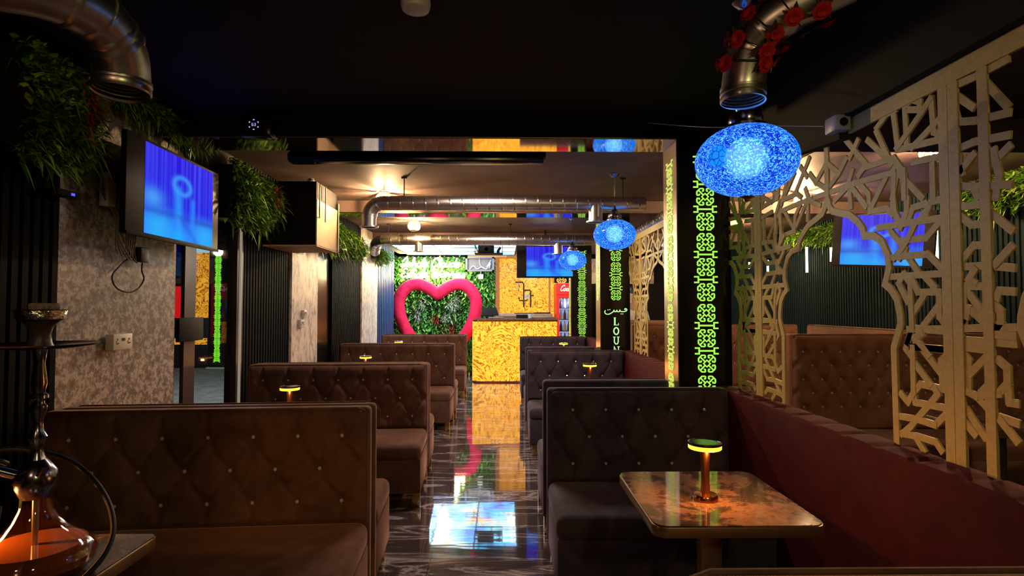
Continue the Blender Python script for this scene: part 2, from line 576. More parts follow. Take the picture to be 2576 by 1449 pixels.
M['orange'] = plain('orange_frame_board', (0.75, 0.30, 0.10), 0.5)
M['lime'] = glow('lime_backlit_acrylic', (0.42, 0.95, 0.10), 1.0)
M['limeY'] = glow('yellow_lime_backlit_acrylic', (0.75, 0.90, 0.14), 0.85)
M['amberglow'] = glow('amber_light_ring', (1.0, 0.40, 0.03), 2.6)
M['neon'] = glow('warm_white_neon', (1.0, 0.90, 0.42), 80.0)
M['tubelight'] = glow('warm_white_tube', (1.0, 0.80, 0.45), 7.0)
M['bulb'] = glow('hot_bulb', (1.0, 0.62, 0.28), 15000.0)
M['bulbblue'] = glow('pale_blue_bulb', (0.55, 0.9, 1.0), 5.0)
_nt = M['bulbblue'].node_tree
_lw = N(_nt, 'ShaderNodeLayerWeight', Blend=0.5)
_rp = ramp(_nt, _lw.outputs['Facing'], [(0.0, (0.55, 0.9, 1.0)), (0.35, (0.30, 0.55, 0.75)), (0.8, (0.02, 0.06, 0.20))])
_nt.links.new(_rp.outputs[0], _nt.nodes['Principled BSDF'].inputs['Emission Color'])
M['led'] = glow('violet_led', (0.45, 0.40, 1.0), 1.0)
M['ledblue'] = glow('blue_led', (0.05, 0.08, 1.0), 1.5)
M['mosaic'] = mosaic('blue_chip_mosaic_glass')
M['glasspane'] = thin_glass('door_glass', (0.80, 0.82, 0.80), 0.06)
M['darkglass'] = thin_glass('smoked_glass', (0.25, 0.25, 0.25), 0.25)
M['clear'] = glass('clear_glass')
M['sky'] = sky_print()
M['leaf'] = leafy('green_leaves', [(0.0, (0.015, 0.07, 0.012)), (0.35, (0.09, 0.26, 0.022)), (0.7, (0.24, 0.48, 0.04)), (1.0, (0.60, 0.78, 0.13))])
M['leafwall'] = leafy('bright_green_leaves', [(0.0, (0.02, 0.10, 0.02)), (0.35, (0.06, 0.34, 0.06)), (0.7, (0.14, 0.60, 0.09)), (1.0, (0.40, 0.80, 0.16))])
M['leafred'] = leafy('red_leaves', [(0.0, (0.25, 0.02, 0.01)), (1.0, (0.55, 0.08, 0.05))])
M['leafpale'] = leafy('pale_leaves', [(0.0, (0.25, 0.42, 0.34)), (1.0, (0.55, 0.72, 0.62))])
M['screen'] = vcol_screen('lit_screen', 1.0)
M['white'] = plain('white_plastic', (0.72, 0.70, 0.66), 0.4)
M['cable'] = plain('black_cable', (0.012, 0.010, 0.010), 0.5)
M['beige'] = plain('beige_board', (0.62, 0.42, 0.22), 0.6, noise=0.12, scale=7)
M['red'] = plain('red_enamel', (0.80, 0.012, 0.012), 0.35)
M['redglow'] = glow('red_backlit_header', (0.85, 0.004, 0.010), 1.0)
M['whiteglow'] = glow('white_backlit_script', (1, 1, 1), 1.2)
M['coolglow'] = glow('cool_white_cabinet_light', (0.45, 0.6, 1.0), 1.1)
M['asphalt'] = patchy('grey_pavement', (0.16, 0.16, 0.15), (0.24, 0.24, 0.22), (0.30, 0.30, 0.27), 4, 0.8)

# ================================================================== SETTING
XL = -2.15          # left wall face
XR = 4.45           # right wall of the side room
YB = 12.7           # far wall
H_C = 2.64          # ceiling
H_B = 2.505         # underside of the beams
T = 0.98            # booth back height

mb = MB(); mb.box(XL - 0.3, XR + 0.2, -2.6, YB + 0.2, -0.1, 0.0)
struct(mb, 'floor', M['floor'], smooth=0)
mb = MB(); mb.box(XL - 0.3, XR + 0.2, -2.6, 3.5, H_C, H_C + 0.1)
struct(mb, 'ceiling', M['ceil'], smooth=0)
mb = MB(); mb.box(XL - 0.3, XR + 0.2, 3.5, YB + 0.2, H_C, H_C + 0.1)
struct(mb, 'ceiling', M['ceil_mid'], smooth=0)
mb = MB(); mb.box(XL - 0.3, XR + 0.2, YB, YB + 0.2, 0, H_C); struct(mb, 'wall_back', M['black'], smooth=0)
mb = MB(); mb.box(XL - 0.3, XR + 0.2, -2.8, -2.6, 0, H_C); struct(mb, 'wall_front', M['black'], smooth=0)


def slat_wall(x, side, y0, y1, mat, name, pitch=0.055, h=H_C):
    """ribbed wall panel facing +x (side=1) or -x"""
    mb = MB()
    mb.box(min(x, x - side * 0.12), max(x, x - side * 0.12), y0, y1, 0, h)
    n = max(1, int((y1 - y0) / pitch))
    st = (y1 - y0) / n
    for i in range(n):
        c = y0 + (i + 0.5) * st
        xx = x + side * 0.013
        mb.box(min(x - side * 0.005, xx), max(x - side * 0.005, xx), c - st * 0.3, c + st * 0.3, 0, h)
    return struct(mb, name, mat, smooth=0)


def flat_wall(x0, x1, y0, y1, mat, name, z0=0.0, z1=H_C):
    mb = MB(); mb.box(x0, x1, y0, y1, z0, z1)
    return struct(mb, name, mat, smooth=0)


slat_wall(XL, 1, -2.6, 2.74, M['slat'], 'wall_left')
flat_wall(XL - 0.03, XL + 0.005, 2.74, 3.71, M['concrete'], 'wall_left')
flat_wall(XL - 0.10, XL, 3.71, 4.64, M['black'], 'wall_left', 2.30)
slat_wall(XL, 1, 4.66, 5.66, M['slat'], 'wall_left')
flat_wall(XL - 0.15, XL + 0.03, 5.67, 6.45, M['concrete_pale'], 'wall_left')
flat_wall(XL - 0.12, XL - 0.02, 6.45, 7.03, M['darkglass'] if False else M['blackgloss'], 'wall_left')
slat_wall(XL, 1, 7.04, 8.44, M['slat'], 'wall_left')
flat_wall(XL - 0.15, XL + 0.03, 8.45, 9.47, M['concrete_pale'], 'wall_left')
slat_wall(XL, 1, 9.48, 11.0, M['slat_blue_lit'], 'wall_left', 0.13)
flat_wall(XL - 0.4, XL - 0.22, 11.0, YB, M['black'], 'wall_left')
slat_wall(XR, -1, -2.6, YB, M['slat_teal'], 'wall_right')

# beams with mirrored undersides
for i, yb in enumerate((3.5, 6.33, 9.1)):
    mb = MB(); mb.box(XL, XR, yb, yb + 0.29, H_B, H_C)
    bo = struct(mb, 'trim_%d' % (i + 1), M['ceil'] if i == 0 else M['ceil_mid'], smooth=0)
    m2 = MB(); m2.box(XL + 0.06, 1.08, yb + 0.002, yb + 0.288, H_B - 0.006, H_B - 0.0005)
    m2.build('mirror_strip', M['mirror'], bo, smooth=0)
    m3 = MB(); m3.box(XL + 0.03, 1.08, yb - 0.004, yb, H_B - 0.004, H_B + 0.004)
    m3.build('edge_trim', M['gold'], bo, smooth=0)
# slim ledge on top of the front beam
mb = MB(); mb.box(-1.9, 0.3, 3.47, 3.5, 2.60, 2.64); struct(mb, 'trim_4', M['black'], smooth=0)
# dark bulkhead over the lattice
mb = MB()
poly = [(-2.6, 2.215), (2.26, 2.215), (2.26, 2.13), (2.66, 2.165), (3.1, 2.30), (3.5, 2.40), (3.5, H_C), (-2.6, H_C)]
mb.prism(poly, 0.05, frame((1.365, 0, 0), (0, 1, 0), (0, 0, 1)))
struct(mb, 'trim_5', M['black'], smooth=0)

# backlit ceiling panel of the bar with its frame
sp = MB(); sp.box(-1.95, 0.22, 9.42, 11.55, 2.508, 2.53)
sky = struct(sp, 'ceiling_light_panel', M['sky'], smooth=0)
gm = MB()
for k in range(4):
    x = -1.95 + k * 2.17 / 3
    gm.box(x - 0.012, x + 0.012, 9.42, 11.55, 2.500, 2.509)
for k in range(4):
    y = 9.42 + k * 2.13 / 3
    gm.box(-1.95, 0.22, y - 0.012, y + 0.012, 2.500, 2.509)
gm.build('panel_grid', M['black'], sky, smooth=0)
tag(sky, 'backlit ceiling panel printed with blue sky and branches above the bar', 'ceiling panel')
mb = MB(); mb.box(XL, XR, 9.39, 11.6, 2.53, H_C); struct(mb, 'trim_7', M['ceil_mid'], smooth=0)

# glass entrance door in the left wall
d = MB()
d.box(XL - 0.03, XL + 0.00, 3.712, 3.722, 0, 2.30)
d.box(XL - 0.03, XL - 0.005, 3.84, 3.91, 0, 2.30)
d.box(XL - 0.03, XL - 0.010, 3.91, 3.985, 0, 2.30)
d.box(XL - 0.07, XL + 0.02, 4.53, 4.565, 0, 2.30)
d.box(XL - 0.07, XL + 0.01, 4.60, 4.66, 0, 2.30)
d.box(XL - 0.07, XL + 0.02, 3.71, 4.66, 2.25, 2.30)
door = struct(d, 'door_1', plain('dark_bronze_frame', (0.07, 0.05, 0.055), 0.35), smooth=0)
g = MB(); g.box(XL - 0.024, XL - 0.018, 3.72, 4.62, 0.02, 2.26); g.build('glass_pane', M['glasspane'], door, smooth=0)
h = MB(); h.box(XL - 0.005, XL + 0.02, 3.74, 4.04, 1.215, 1.375); h.build('door_handle', M['black'], door, bevel=0.004)
h = MB(); h.box(XL + 0.0, XL + 0.03, 4.575, 4.592, 0.0, 2.25); h.build('light_strip', glow('pale_edge_light', (1.0, 0.85, 0.6), 0.25), door, smooth=0)

# pavement outside the door
mb = MB(); mb.box(-14, XL - 0.12, 3.0, 22, -0.1, -0.002); struct(mb, 'pavement', M['asphalt'], smooth=0)
mb = MB(); mb.box(-14, XL - 0.4, 21, 21.2, -0.1, 5); struct(mb, 'wall_street', M['black'], smooth=0)
mb = MB(); mb.box(-4.6, -2.4, 5.3, 6.9, 0.0, 0.004); struct(mb, 'door_mat_paving', plain('sand_paving', (0.55, 0.42, 0.28), 0.8, noise=0.2), smooth=0)
point_lamp('street_fill', (-4.6, 8.5, 3.6), 520, (0.85, 0.9, 1.0), 0.15)  # unseen fill light added to brighten the pavement

# ================================================================== ORNAMENT PATTERN
MOT = [[(.34, .62), (.19, .68), (.18, .88), (.28, .94), (.58, .93), (.93, .58), (.94, .28), (.88, .18), (.68, .19), (.62, .34)], [(.18, .18), (.72, .72)]]
DIA = [(0.0, .38), (.38, 0.0), (0.0, -.38), (-.38, 0.0)]


def motif(mb, cx, cz, s, wd, d, Mx):
    for pl in MOT:
        for sx in (-1, 1):
            for sz in (-1, 1):
                mb.stroke([(cx + sx * x * s, cz + sz * z * s) for x, z in pl], wd, d, Mx)
    mb.stroke([(cx + x * s, cz + z * s) for x, z in DIA], wd * 0.8, d, Mx, closed=True)


def connector(mb, cx, cz, s, wd, d, Mx):
    mb.stroke([(cx - .78 * s, cz), (cx + .78 * s, cz)], wd * 1.2, d, Mx)
    for sx in (-1, 1):
        mb.stroke([(cx + sx * 1.35 * s, cz + .32 * s), (cx + sx * .86 * s, cz + .32 * s), (cx + sx * .86 * s, cz - .32 * s), (cx + sx * 1.35 * s, cz - .32 * s)], wd * 1.1, d, Mx)


def pattern_strip(mb, cx, tops, zmin, s, wd, d, Mx, topcon=True, lim=99):
    for g0 in tops:
        for k in range(3):
            z = g0 - k * 0.157
            if z - s < zmin: return
            motif(mb, cx, z, s, wd, d, Mx)
            if k < 2 and z - 0.0785 > zmin: connector(mb, cx, z - 0.0785, s, wd, d, Mx)
    if topcon: connector(mb, cx, tops[0] + 0.0785, s, wd, d, Mx)


PX0, PX1, PD = 1.08, 1.417, 0.29


def pillar(y, label, tops, zmin, lettering=False):
    t = thing('pillar', label, 'pillar', (0, y, 0), 0, 'black pillars with backlit lime ornament')
    c = MB(); c.box(PX0 + 0.006, PX1, 0, PD, 0, H_B); c.build('column', M['blackgloss'], t, smooth=0)
    s_ = MB(); s_.box(PX0, PX0 + 0.006, 0.0, PD, 0, H_B); s_.build('mirror_side', M['goldmirror'], t, smooth=0)
    cx = (PX0 + PX1) / 2 + 0.010
    p = MB(); F = frame((0, -0.001, 0), (1, 0, 0), (0, 0, 1))
    pattern_strip(p, cx, tops, zmin, 0.055, 0.0088, 0.003, F)
    p.build('light_ornament', M['lime'], t, smooth=0)
    p = MB(); F = frame((PX0 - 0.001, 0, 0), (0, -1, 0), (0, 0, 1))
    pattern_strip(p, -PD / 2, tops, zmin, 0.055, 0.0088, 0.003, F)
    p.build('light_ornament', M['limeY'], t, smooth=0)
    if lettering:
        F = frame((cx, -0.001, 0), (1, 0, 0), (0, 0, 1))
        # calligraphic word
        k = 0.00093; z0 = 1.40
        pts = [(115, 12), (104, 20), (112, 28), (126, 24), (130, 10), (118, -2), (92, -8), (66, -8), (52, -2), (46, 10), (38, -8), (18, -8), (8, 8), (0, -8), (-18, -8), (-26, 8), (-34, -8), (-60, -26), (-92, -40), (-125, -34), (-138, -12), (-128, 8)]
        a = MB(); a.stroke([(p.x, p.y) for p in catmull([(x * k, z0 + y * k, 0) for x, y in pts], 4)], 0.011, 0.003, F)
        for x, y in ((60, -36), (80, -36), (-98, 12), (-76, 16)):
            a.box(x * k - 0.005, x * k + 0.005, z0 + y * k - 0.005, z0 + y * k + 0.005, 0, 0.003, F)
        a.build('calligraphy', M['limeW'], t, smooth=0)
        hh = 0.043; zc = 1.283; st = 0.108
        for ch in 'LOUNGE':
            a = MB()
            S = lambda pl, wd=0.012: a.stroke([(x * hh, zc + y * hh) for x, y in pl], wd, 0.003, F)
            if ch == 'L': S([(-.35, 1), (-.35, -1)], .017); S([(-.65, .95), (-.05, .95)], .006); S([(-.65, -.95), (.62, -.95), ], .007); S([(.6, -.98), (.6, -.45)], .007)
            elif ch == 'O': a.stroke([(math.cos(q * PI / 10) * .62 * hh, zc + math.sin(q * PI / 10) * .88 * hh) for q in range(20)], .014, 0.003, F, closed=True)
            elif ch == 'U': S([(-.5, .9), (-.5, -.4), (-.2, -.85), (.25, -.85), (.5, -.4), (.5, .9)], .012); S([(-.85, .95), (-.15, .95)], .007); S([(.2, .95), (.85, .95)], .007)
            elif ch == 'N': S([(-.55, -.95), (-.55, .95), (.55, -.95), (.55, .95)], .011); S([(-.9, -.95), (-.25, -.95)], .007); S([(.25, .95), (.9, .95)], .007)
            elif ch == 'G': S([(.6, .5), (.3, .88), (-.2, .88), (-.6, .4), (-.6, -.4), (-.2, -.88), (.3, -.88), (.55, -.6), (.55, -.1), (.1, -.1)], .012)
            elif ch == 'E': S([(-.4, 1), (-.4, -1)], .016); S([(-.65, .95), (.6, .95), (.6, .5)], .008); S([(-.4, 0), (.3, 0)], .008); S([(-.65, -.95), (.6, -.95), (.6, -.5)], .008)
            a.build('letter', M['limeW'], t, smooth=0)
            zc -= st
    return t


M['limeW'] = glow('pale_lime_backlit_lettering', (0.55, 1.0, 0.40), 1.0)
pillar(3.5, 'black pillar with lime ornament and gold side, nearest, behind the right front booth', [2.294, 1.853, 1.41, 0.966], 0.3)
pillar(6.33, 'black pillar with vertical glowing lettering below the lime ornament', [2.36, 2.13 - 0.128 - 0.03, 1.853 - 0.05], 1.46, True) if False else pillar(6.33, 'black pillar with vertical glowing lettering below the lime ornament', [2.332, 1.891], 1.5, True)
pillar(9.1, 'black pillar with lime ornament, farthest, beside the drinks fridge', [2.252, 1.81, 1.37, 0.93], 0.3)

# ================================================================== LOW PARTITION AND LATTICE
def partition(y0, y1, label):
    mb = MB()
    ny = max(2, int((y1 - y0) / 0.02))
    prof = [(1.305, 0.0), (1.305, 0.93), (1.306, 0.952), (1.310, 0.958), (1.37, 0.962), (1.42, 0.960), (1.438, 0.950), (1.440, 0.90), (1.44, 0.0)]
    vs = []; fs = []
    for i in range(ny + 1):
        y = y0 + (y1 - y0) * i / ny
        fold = math.exp(-(((y / 0.19) % 1.0 - 0.5) / 0.06) ** 2)
        for j, (x, z) in enumerate(prof):
            dz = -0.014 * fold if 2 < j < 6 else 0
            dx = 0.004 * math.sin(y * 9 + j) * (1 if z < 0.92 and z > 0.1 else 0)
            vs.append((x + dx, y, z + dz))
    n = len(prof)
    for i in range(ny):
        for j in range(n - 1):
            fs.append((i * n + j, i * n + j + 1, (i + 1) * n + j + 1, (i + 1) * n + j))
    fs.append(tuple(range(n))); fs.append(tuple(ny * n + k for k in range(n - 1, -1, -1)))
    mb.add(vs, fs)
    o = mb.build('upholstered_partition', M['velRed'], smooth=50)
    return tag(o, label, 'partition', None)


partition(-1.8, 3.49, 'low dark red velvet partition beside the right front booth and table')
partition(3.80, 6.32, 'low dark red velvet partition between the nearest pillar and the lettered pillar')
partition(6.63, 9.09, 'low dark red velvet partition between the lettered pillar and the farthest pillar')

LAT = [[(0.346,0.788),(0.038,0.777)],[(0.259,0.884),(0.254,0.832),(0.224,0.781),(0.195,0.822),(0.19,0.87)],[(0.185,0.798),(0.165,0.832),(0.106,0.836),(0.092,0.819),(0.13,0.789)],[(0.106,0.796),(0.083,0.836),(0.038,0.838)],[(0.282,0.769),(0.238,0.725),(0.206,0.694),(0.238,0.663)],[(0.155,0.775),(0.19,0.727),(0.222,0.696),(0.265,0.665)],[(0.238,0.725),(0.106,0.721),(0.038,0.772)],[(0.222,0.696),(0.19,0.659),(0.15,0.611)],[(0.276,0.67),(0.101,0.666),(0.029,0.604)],[(0.299,0.6),(0.042,0.598)],[(0.216,0.607),(0.243,0.574),(0.2,0.508)],[(0.216,0.607),(0.187,0.572),(0.187,0.493)],[(0.175,0.59),(0.15,0.541),(0.056,0.539),(0.056,0.493)],[(0.12,0.595),(0.074,0.554),(0.092,0.54)],[(0.175,0.47),(0.116,0.537)],[(0.13,0.427),(0.056,0.5)],[(0.185,0.53),(0.18,0.418)],[(0.056,0.5),(0.056,0.458),(0.029,0.431)],[(0.042,0.521),(0.029,0.493)],[(0.2,0.413),(0.029,0.421)],[(0.185,0.406),(0.206,0.363),(0.19,0.342)],[(0.135,0.401),(0.17,0.385),(0.13,0.354),(0.106,0.331)],[(0.19,0.353),(0.025,0.355)],[(0.175,0.418),(0.019,0.412)],[(0.189,0.404),(0.215,0.344),(0.18,0.312)],[(0.18,0.353),(0.18,0.197),(0.208,0.158),(0.244,0.183)],[(0.189,0.353),(0.019,0.353)],[(0.13,0.4),(0.17,0.378),(0.143,0.353)],[(0.143,0.353),(0.05,0.268)],[(0.019,0.344),(0.054,0.318),(0.05,0.227)],[(0.046,0.262),(0.019,0.244)],[(0.175,0.299),(0.104,0.235)],[(0.18,0.197),(0.148,0.229),(0.046,0.227)],[(0.18,0.197),(0.175,0.164),(0.019,0.169)],[(0.083,0.222),(0.071,0.208),(0.108,0.169),(0.17,0.107),(0.198,0.077),(0.246,0.039)],[(0.023,0.165),(0.087,0.105),(0.166,0.108)],[(0.246,0.102),(0.166,0.108)],[(0.246,0.042),(0.17,0.05),(0.087,0.05),(0.062,0.027)],[(0.18,0.048),(0.139,0.007)],[(0.653,0.986),(0.551,0.986),(0.457,0.985),(0.253,0.976)],[(0.495,1.043),(0.519,0.999),(0.511,0.893)],[(0.457,0.985),(0.399,0.926),(0.392,0.854)],[(0.291,0.976),(0.385,0.871)],[(0.618,0.943),(0.535,0.978)],[(0.503,0.976),(0.413,0.881)],[(0.253,0.967),(0.265,0.851),(0.228,0.771),(0.193,0.821),(0.199,0.95)],[(0.385,0.857),(0.291,0.851),(0.265,0.824)],[(0.457,1.01),(0.42,1.034),(0.253,1.028)],[(0.535,1.177),(0.399,1.034)],[(0.399,1.137),(0.297,1.044)],[(0.653,1.013),(0.584,1.054),(0.535,1.102)],[(0.253,1.028),(0.216,0.98)],[(0.662,1.11),(0.584,1.049)],[(0.511,1.096),(0.457,1.154)],[(0.346,1.165),(0.285,1.199),(0.238,1.2)],[(0.255,1.214),(0.233,1.06)],[(0.194,1.208),(0.188,1.048)],[(0.238,1.058),(0.111,1.147),(0.072,1.178)],[(0.162,1.04),(0.043,1.095)],[(0.346,1.156),(0.267,1.008)],[(0.233,1.052),(0.043,1.032)],[(0.162,0.989),(0.043,0.977)],[(0.255,0.993),(0.121,0.857)],[(0.183,1.196),(0.156,1.206),(0.121,1.185),(0.121,1.158),(0.172,1.176)],[(0.072,1.178),(0.062,1.064),(0.043,1.051)],[(0.227,0.998),(0.267,0.885)],[(0.205,0.972),(0.205,0.873)],[(0.072,0.959),(0.072,0.848)]]
LAT_NEAR = [[(0.013,0.801),(0.107,0.794)],[(0.021,0.783),(0.077,0.738),(0.129,0.734)],[(0.013,0.615),(0.084,0.675),(0.129,0.671)],[(0.021,0.615),(0.129,0.611),(0.209,0.599)],[(0.084,0.604),(0.061,0.573),(0.084,0.562)],[(0.038,0.434),(0.042,0.554),(0.129,0.551)],[(0.053,0.54),(0.129,0.447)],[(0.013,0.423),(0.209,0.434)],[(0.143,0.763),(0.209,0.704)],[(0.154,0.612),(0.209,0.659)],[(0.157,0.516),(0.167,0.537),(0.209,0.533)],[(0.15,0.494),(0.167,0.479),(0.167,0.448),(0.15,0.426)],[(0.021,0.389),(0.209,0.389)],[(0.019,0.423),(0.124,0.431)],[(0.056,0.49),(0.048,0.46),(0.027,0.436)],[(0.063,0.482),(0.121,0.439)],[(0.019,0.368),(0.124,0.365)],[(0.027,0.354),(0.052,0.329),(0.048,0.233),(0.077,0.225),(0.156,0.244)],[(0.056,0.288),(0.127,0.354)],[(0.097,0.24),(0.134,0.275)],[(0.077,0.225),(0.127,0.188)],[(0.041,0.177),(0.104,0.108),(0.124,0.11)],[(0.15,0.412),(0.209,0.41)],[(0.156,0.339),(0.184,0.32),(0.184,0.276),(0.156,0.247)],[(0.184,0.276),(0.187,0.224),(0.209,0.225)],[(0.156,0.177),(0.209,0.171)],[(0.159,0.169),(0.209,0.122)],[(0.012,0.154),(0.07,0.109)],[(0,1.074),(0.097,1.048),(0.209,1.033)],[(0.002,1.044),(0.036,1.072)],[(0.04,1.14),(0.093,1.09)],[(0,0.98),(0.093,0.985),(0.209,0.97)],[(0.044,0.912),(0.093,0.948)],[(0,1.143),(0.019,1.134),(0.036,1.061)],[(0.139,1.146),(0.207,1.052)],[(0.139,0.896),(0.209,0.939)],[(0,0.871),(0.097,0.849),(0.209,0.832)],[(0.032,0.957),(0.044,0.898)],[(0.158,0.943),(0.176,0.864),(0.161,0.803)],[(0.101,0.815),(0.085,0.858)],[(0,1.183),(0.097,1.179),(0.209,1.184)]]
ARCH = [(0.0, 0.955), (0.008, 0.925), (0.03, 0.90), (0.08, 0.885), (0.149, 0.865), (0.2, 0.83), (0.232, 0.796), (0.240, 0.768), (0.295, 0.762), (0.34, 0.735), (0.372, 0.68), (0.378, 0.632), (0.355, 0.574),
        (0.385, 0.555), (0.415, 0.52), (0.43, 0.464), (0.432, 0.43), (0.395, 0.344), (0.400, 0.0)]
PW = 1.35; HP = 1.255; A0 = PW / 2


def arch_half(h):
    """half width of the opening at panel height h"""
    if h >= ARCH[0][1]: return 0
    for (a, b), (c, d_) in zip(ARCH, ARCH[1:]):
        if d_ <= h <= b:
            t = (b - h) / (b - d_) if b > d_ else 0
            return a + (c - a) * t
    return ARCH[-1][0]


def solid(dd, h):
    """dd: distance from seam 0..A0"""
    return 0.012 <= dd <= A0 and 0 <= h <= HP and (A0 - dd) > arch_half(h)


def lattice_mesh(LAT, near=False):
    mb = MB()
    th = 0.008; wd = 0.029
    F = Matrix.Identity(4)
    for mir in (1, -1):
        # local x: 0 at panel centre
        def P(dd, h): return ((A0 - dd) * mir, h)
        segs = []
        for pl in LAT:
            for (a, b), (c, e) in zip(pl, pl[1:]):
                # clip by sampling
                n = 60; run = []
                for k in range(n + 1):
                    t = k / n
                    p = (a + (c - a) * t, b + (e - b) * t)
                    if solid(*p): run.append(p)
                    else:
                        if len(run) > 1: segs.append((run[0], run[-1]))
                        run = []
                if len(run) > 1: segs.append((run[0], run[-1]))
        for k, (p, q) in enumerate(segs):
            if math.hypot(p[0] - q[0], p[1] - q[1]) < 0.01: continue
            e = 0.008
            L = math.hypot(p[0] - q[0], p[1] - q[1]); ux, uy = (q[0] - p[0]) / L, (q[1] - p[1]) / L
            p2 = (p[0] - ux * e, p[1] - uy * e); q2 = (q[0] + ux * e, q[1] + uy * e)
            mb.stroke([P(*p2), P(*q2)], wd * 0.80, th - 0.0003 * (k % 5), Matrix.Translation((0, 0, 0.0003 * (k % 7) + (0.0004 if mir > 0 else 0))))
        # outline of the opening
        mb.stroke([P(A0 - a - 0.008, b) for a, b in ARCH], wd, th + 0.0008, Matrix.Translation((0, 0, -0.0008)))
        # seam bar, top band, bottom rail
        mb.stroke([P(0.020, 0), P(0.020, HP)], 0.038, th + 0.0016, Matrix.Translation((0, 0, -0.0016)))
        if near: mb.stroke([P(0.129, 0.0), P(0.129, HP)], 0.034, th + 0.0012, Matrix.Translation((0, 0, -0.0012)))
        mb.stroke([P(0, HP - 0.03), P(A0, HP - 0.03)], 0.06, th + 0.003, Matrix.Translation((0, 0, -0.0024)))
    mb.stroke([(0, 0.955), (0, HP)], 0.03, th)
    return mb


LX = 1.405
lm = lattice_mesh(LAT)
lm_near = lattice_mesh(LAT_NEAR, True)
names = ['carved gold lattice panel with arched opening, nearest the camera at the right edge', 'carved gold lattice panel whose arch frames the blue screen, second from the camera',
         'carved gold lattice panel directly behind the nearest black pillar', 'carved gold lattice panel between the first two pillars, left of the gold pillar side',
         'carved gold lattice panel just beyond the lettered pillar', 'carved gold lattice panel farthest away near the fridge']
first = None
for k, nm in enumerate(names):
    yc = 1.75 - PW / 2 + PW * k
    if k == 0:
        o = lm_near.build('lattice_screen', M['lattice'], smooth=0)
    elif first is None:
        first = lm.build('lattice_screen', M['lattice'], smooth=0)
        o = first
    else:
        o = first.copy(); COL.objects.link(o)
    # local x -> +Y, local y -> +Z, thickness -> +X
    o.matrix_world = frame((LX, yc, 0.958), (0, 1, 0), (0, 0, 1))
    tag(o, nm, 'lattice screen', 'arched lattice screens on the partition')

# ================================================================== BOOTHS
def tuft(x, z, dx, dy, z0, rows, depth, ztop, zbot, hw):
    """relief of a diamond tufted back at x, z ; button rows at z0 + k dy"""
    zr = z - z0
    zz = min(max(zr, 0.0), (rows - 1) * dy)
    a = x / dx + zz / (2 * dy); b = x / dx - zz / (2 * dy)
    fa = abs(a - round(a)); fb = abs(b - round(b))
    wr = 0.055
    crease = math.exp(-(fa / wr) ** 2) * 0.50 + math.exp(-(fb / wr) ** 2) * 0.34
    if zr < 0 or zr > (rows - 1) * dy:
        out = (-zr if zr < 0 else zr - (rows - 1) * dy)
        crease *= max(0.0, 1 - out / (dy * 1.1)) * 0.9
        r = math.hypot(fa * dx, out)
    else:
        # distance to nearest button
        k = round(zr / dy); best = 9
        for kk in (k - 1, k, k + 1):
            if 0 <= kk < rows:
                off = 0.5 * dx * (kk % 2)
                xx = (x - off) / dx; xx = abs(xx - round(xx)) * dx
                best = min(best, math.hypot(xx, zr - kk * dy))
        r = best
    dimple = math.exp(-(r / (dx * 0.17)) ** 2)
    v = depth * (1 - 0.9 * dimple - crease * (1 - dimple))
    edge = min((ztop - z), (hw - abs(x))) / 0.045
    if edge < 1: v *= math.sqrt(max(0, 1 - (1 - max(edge, 0)) ** 2))
    eb = (z - zbot) / 0.03
    if eb < 1: v *= max(0, eb)
    return v


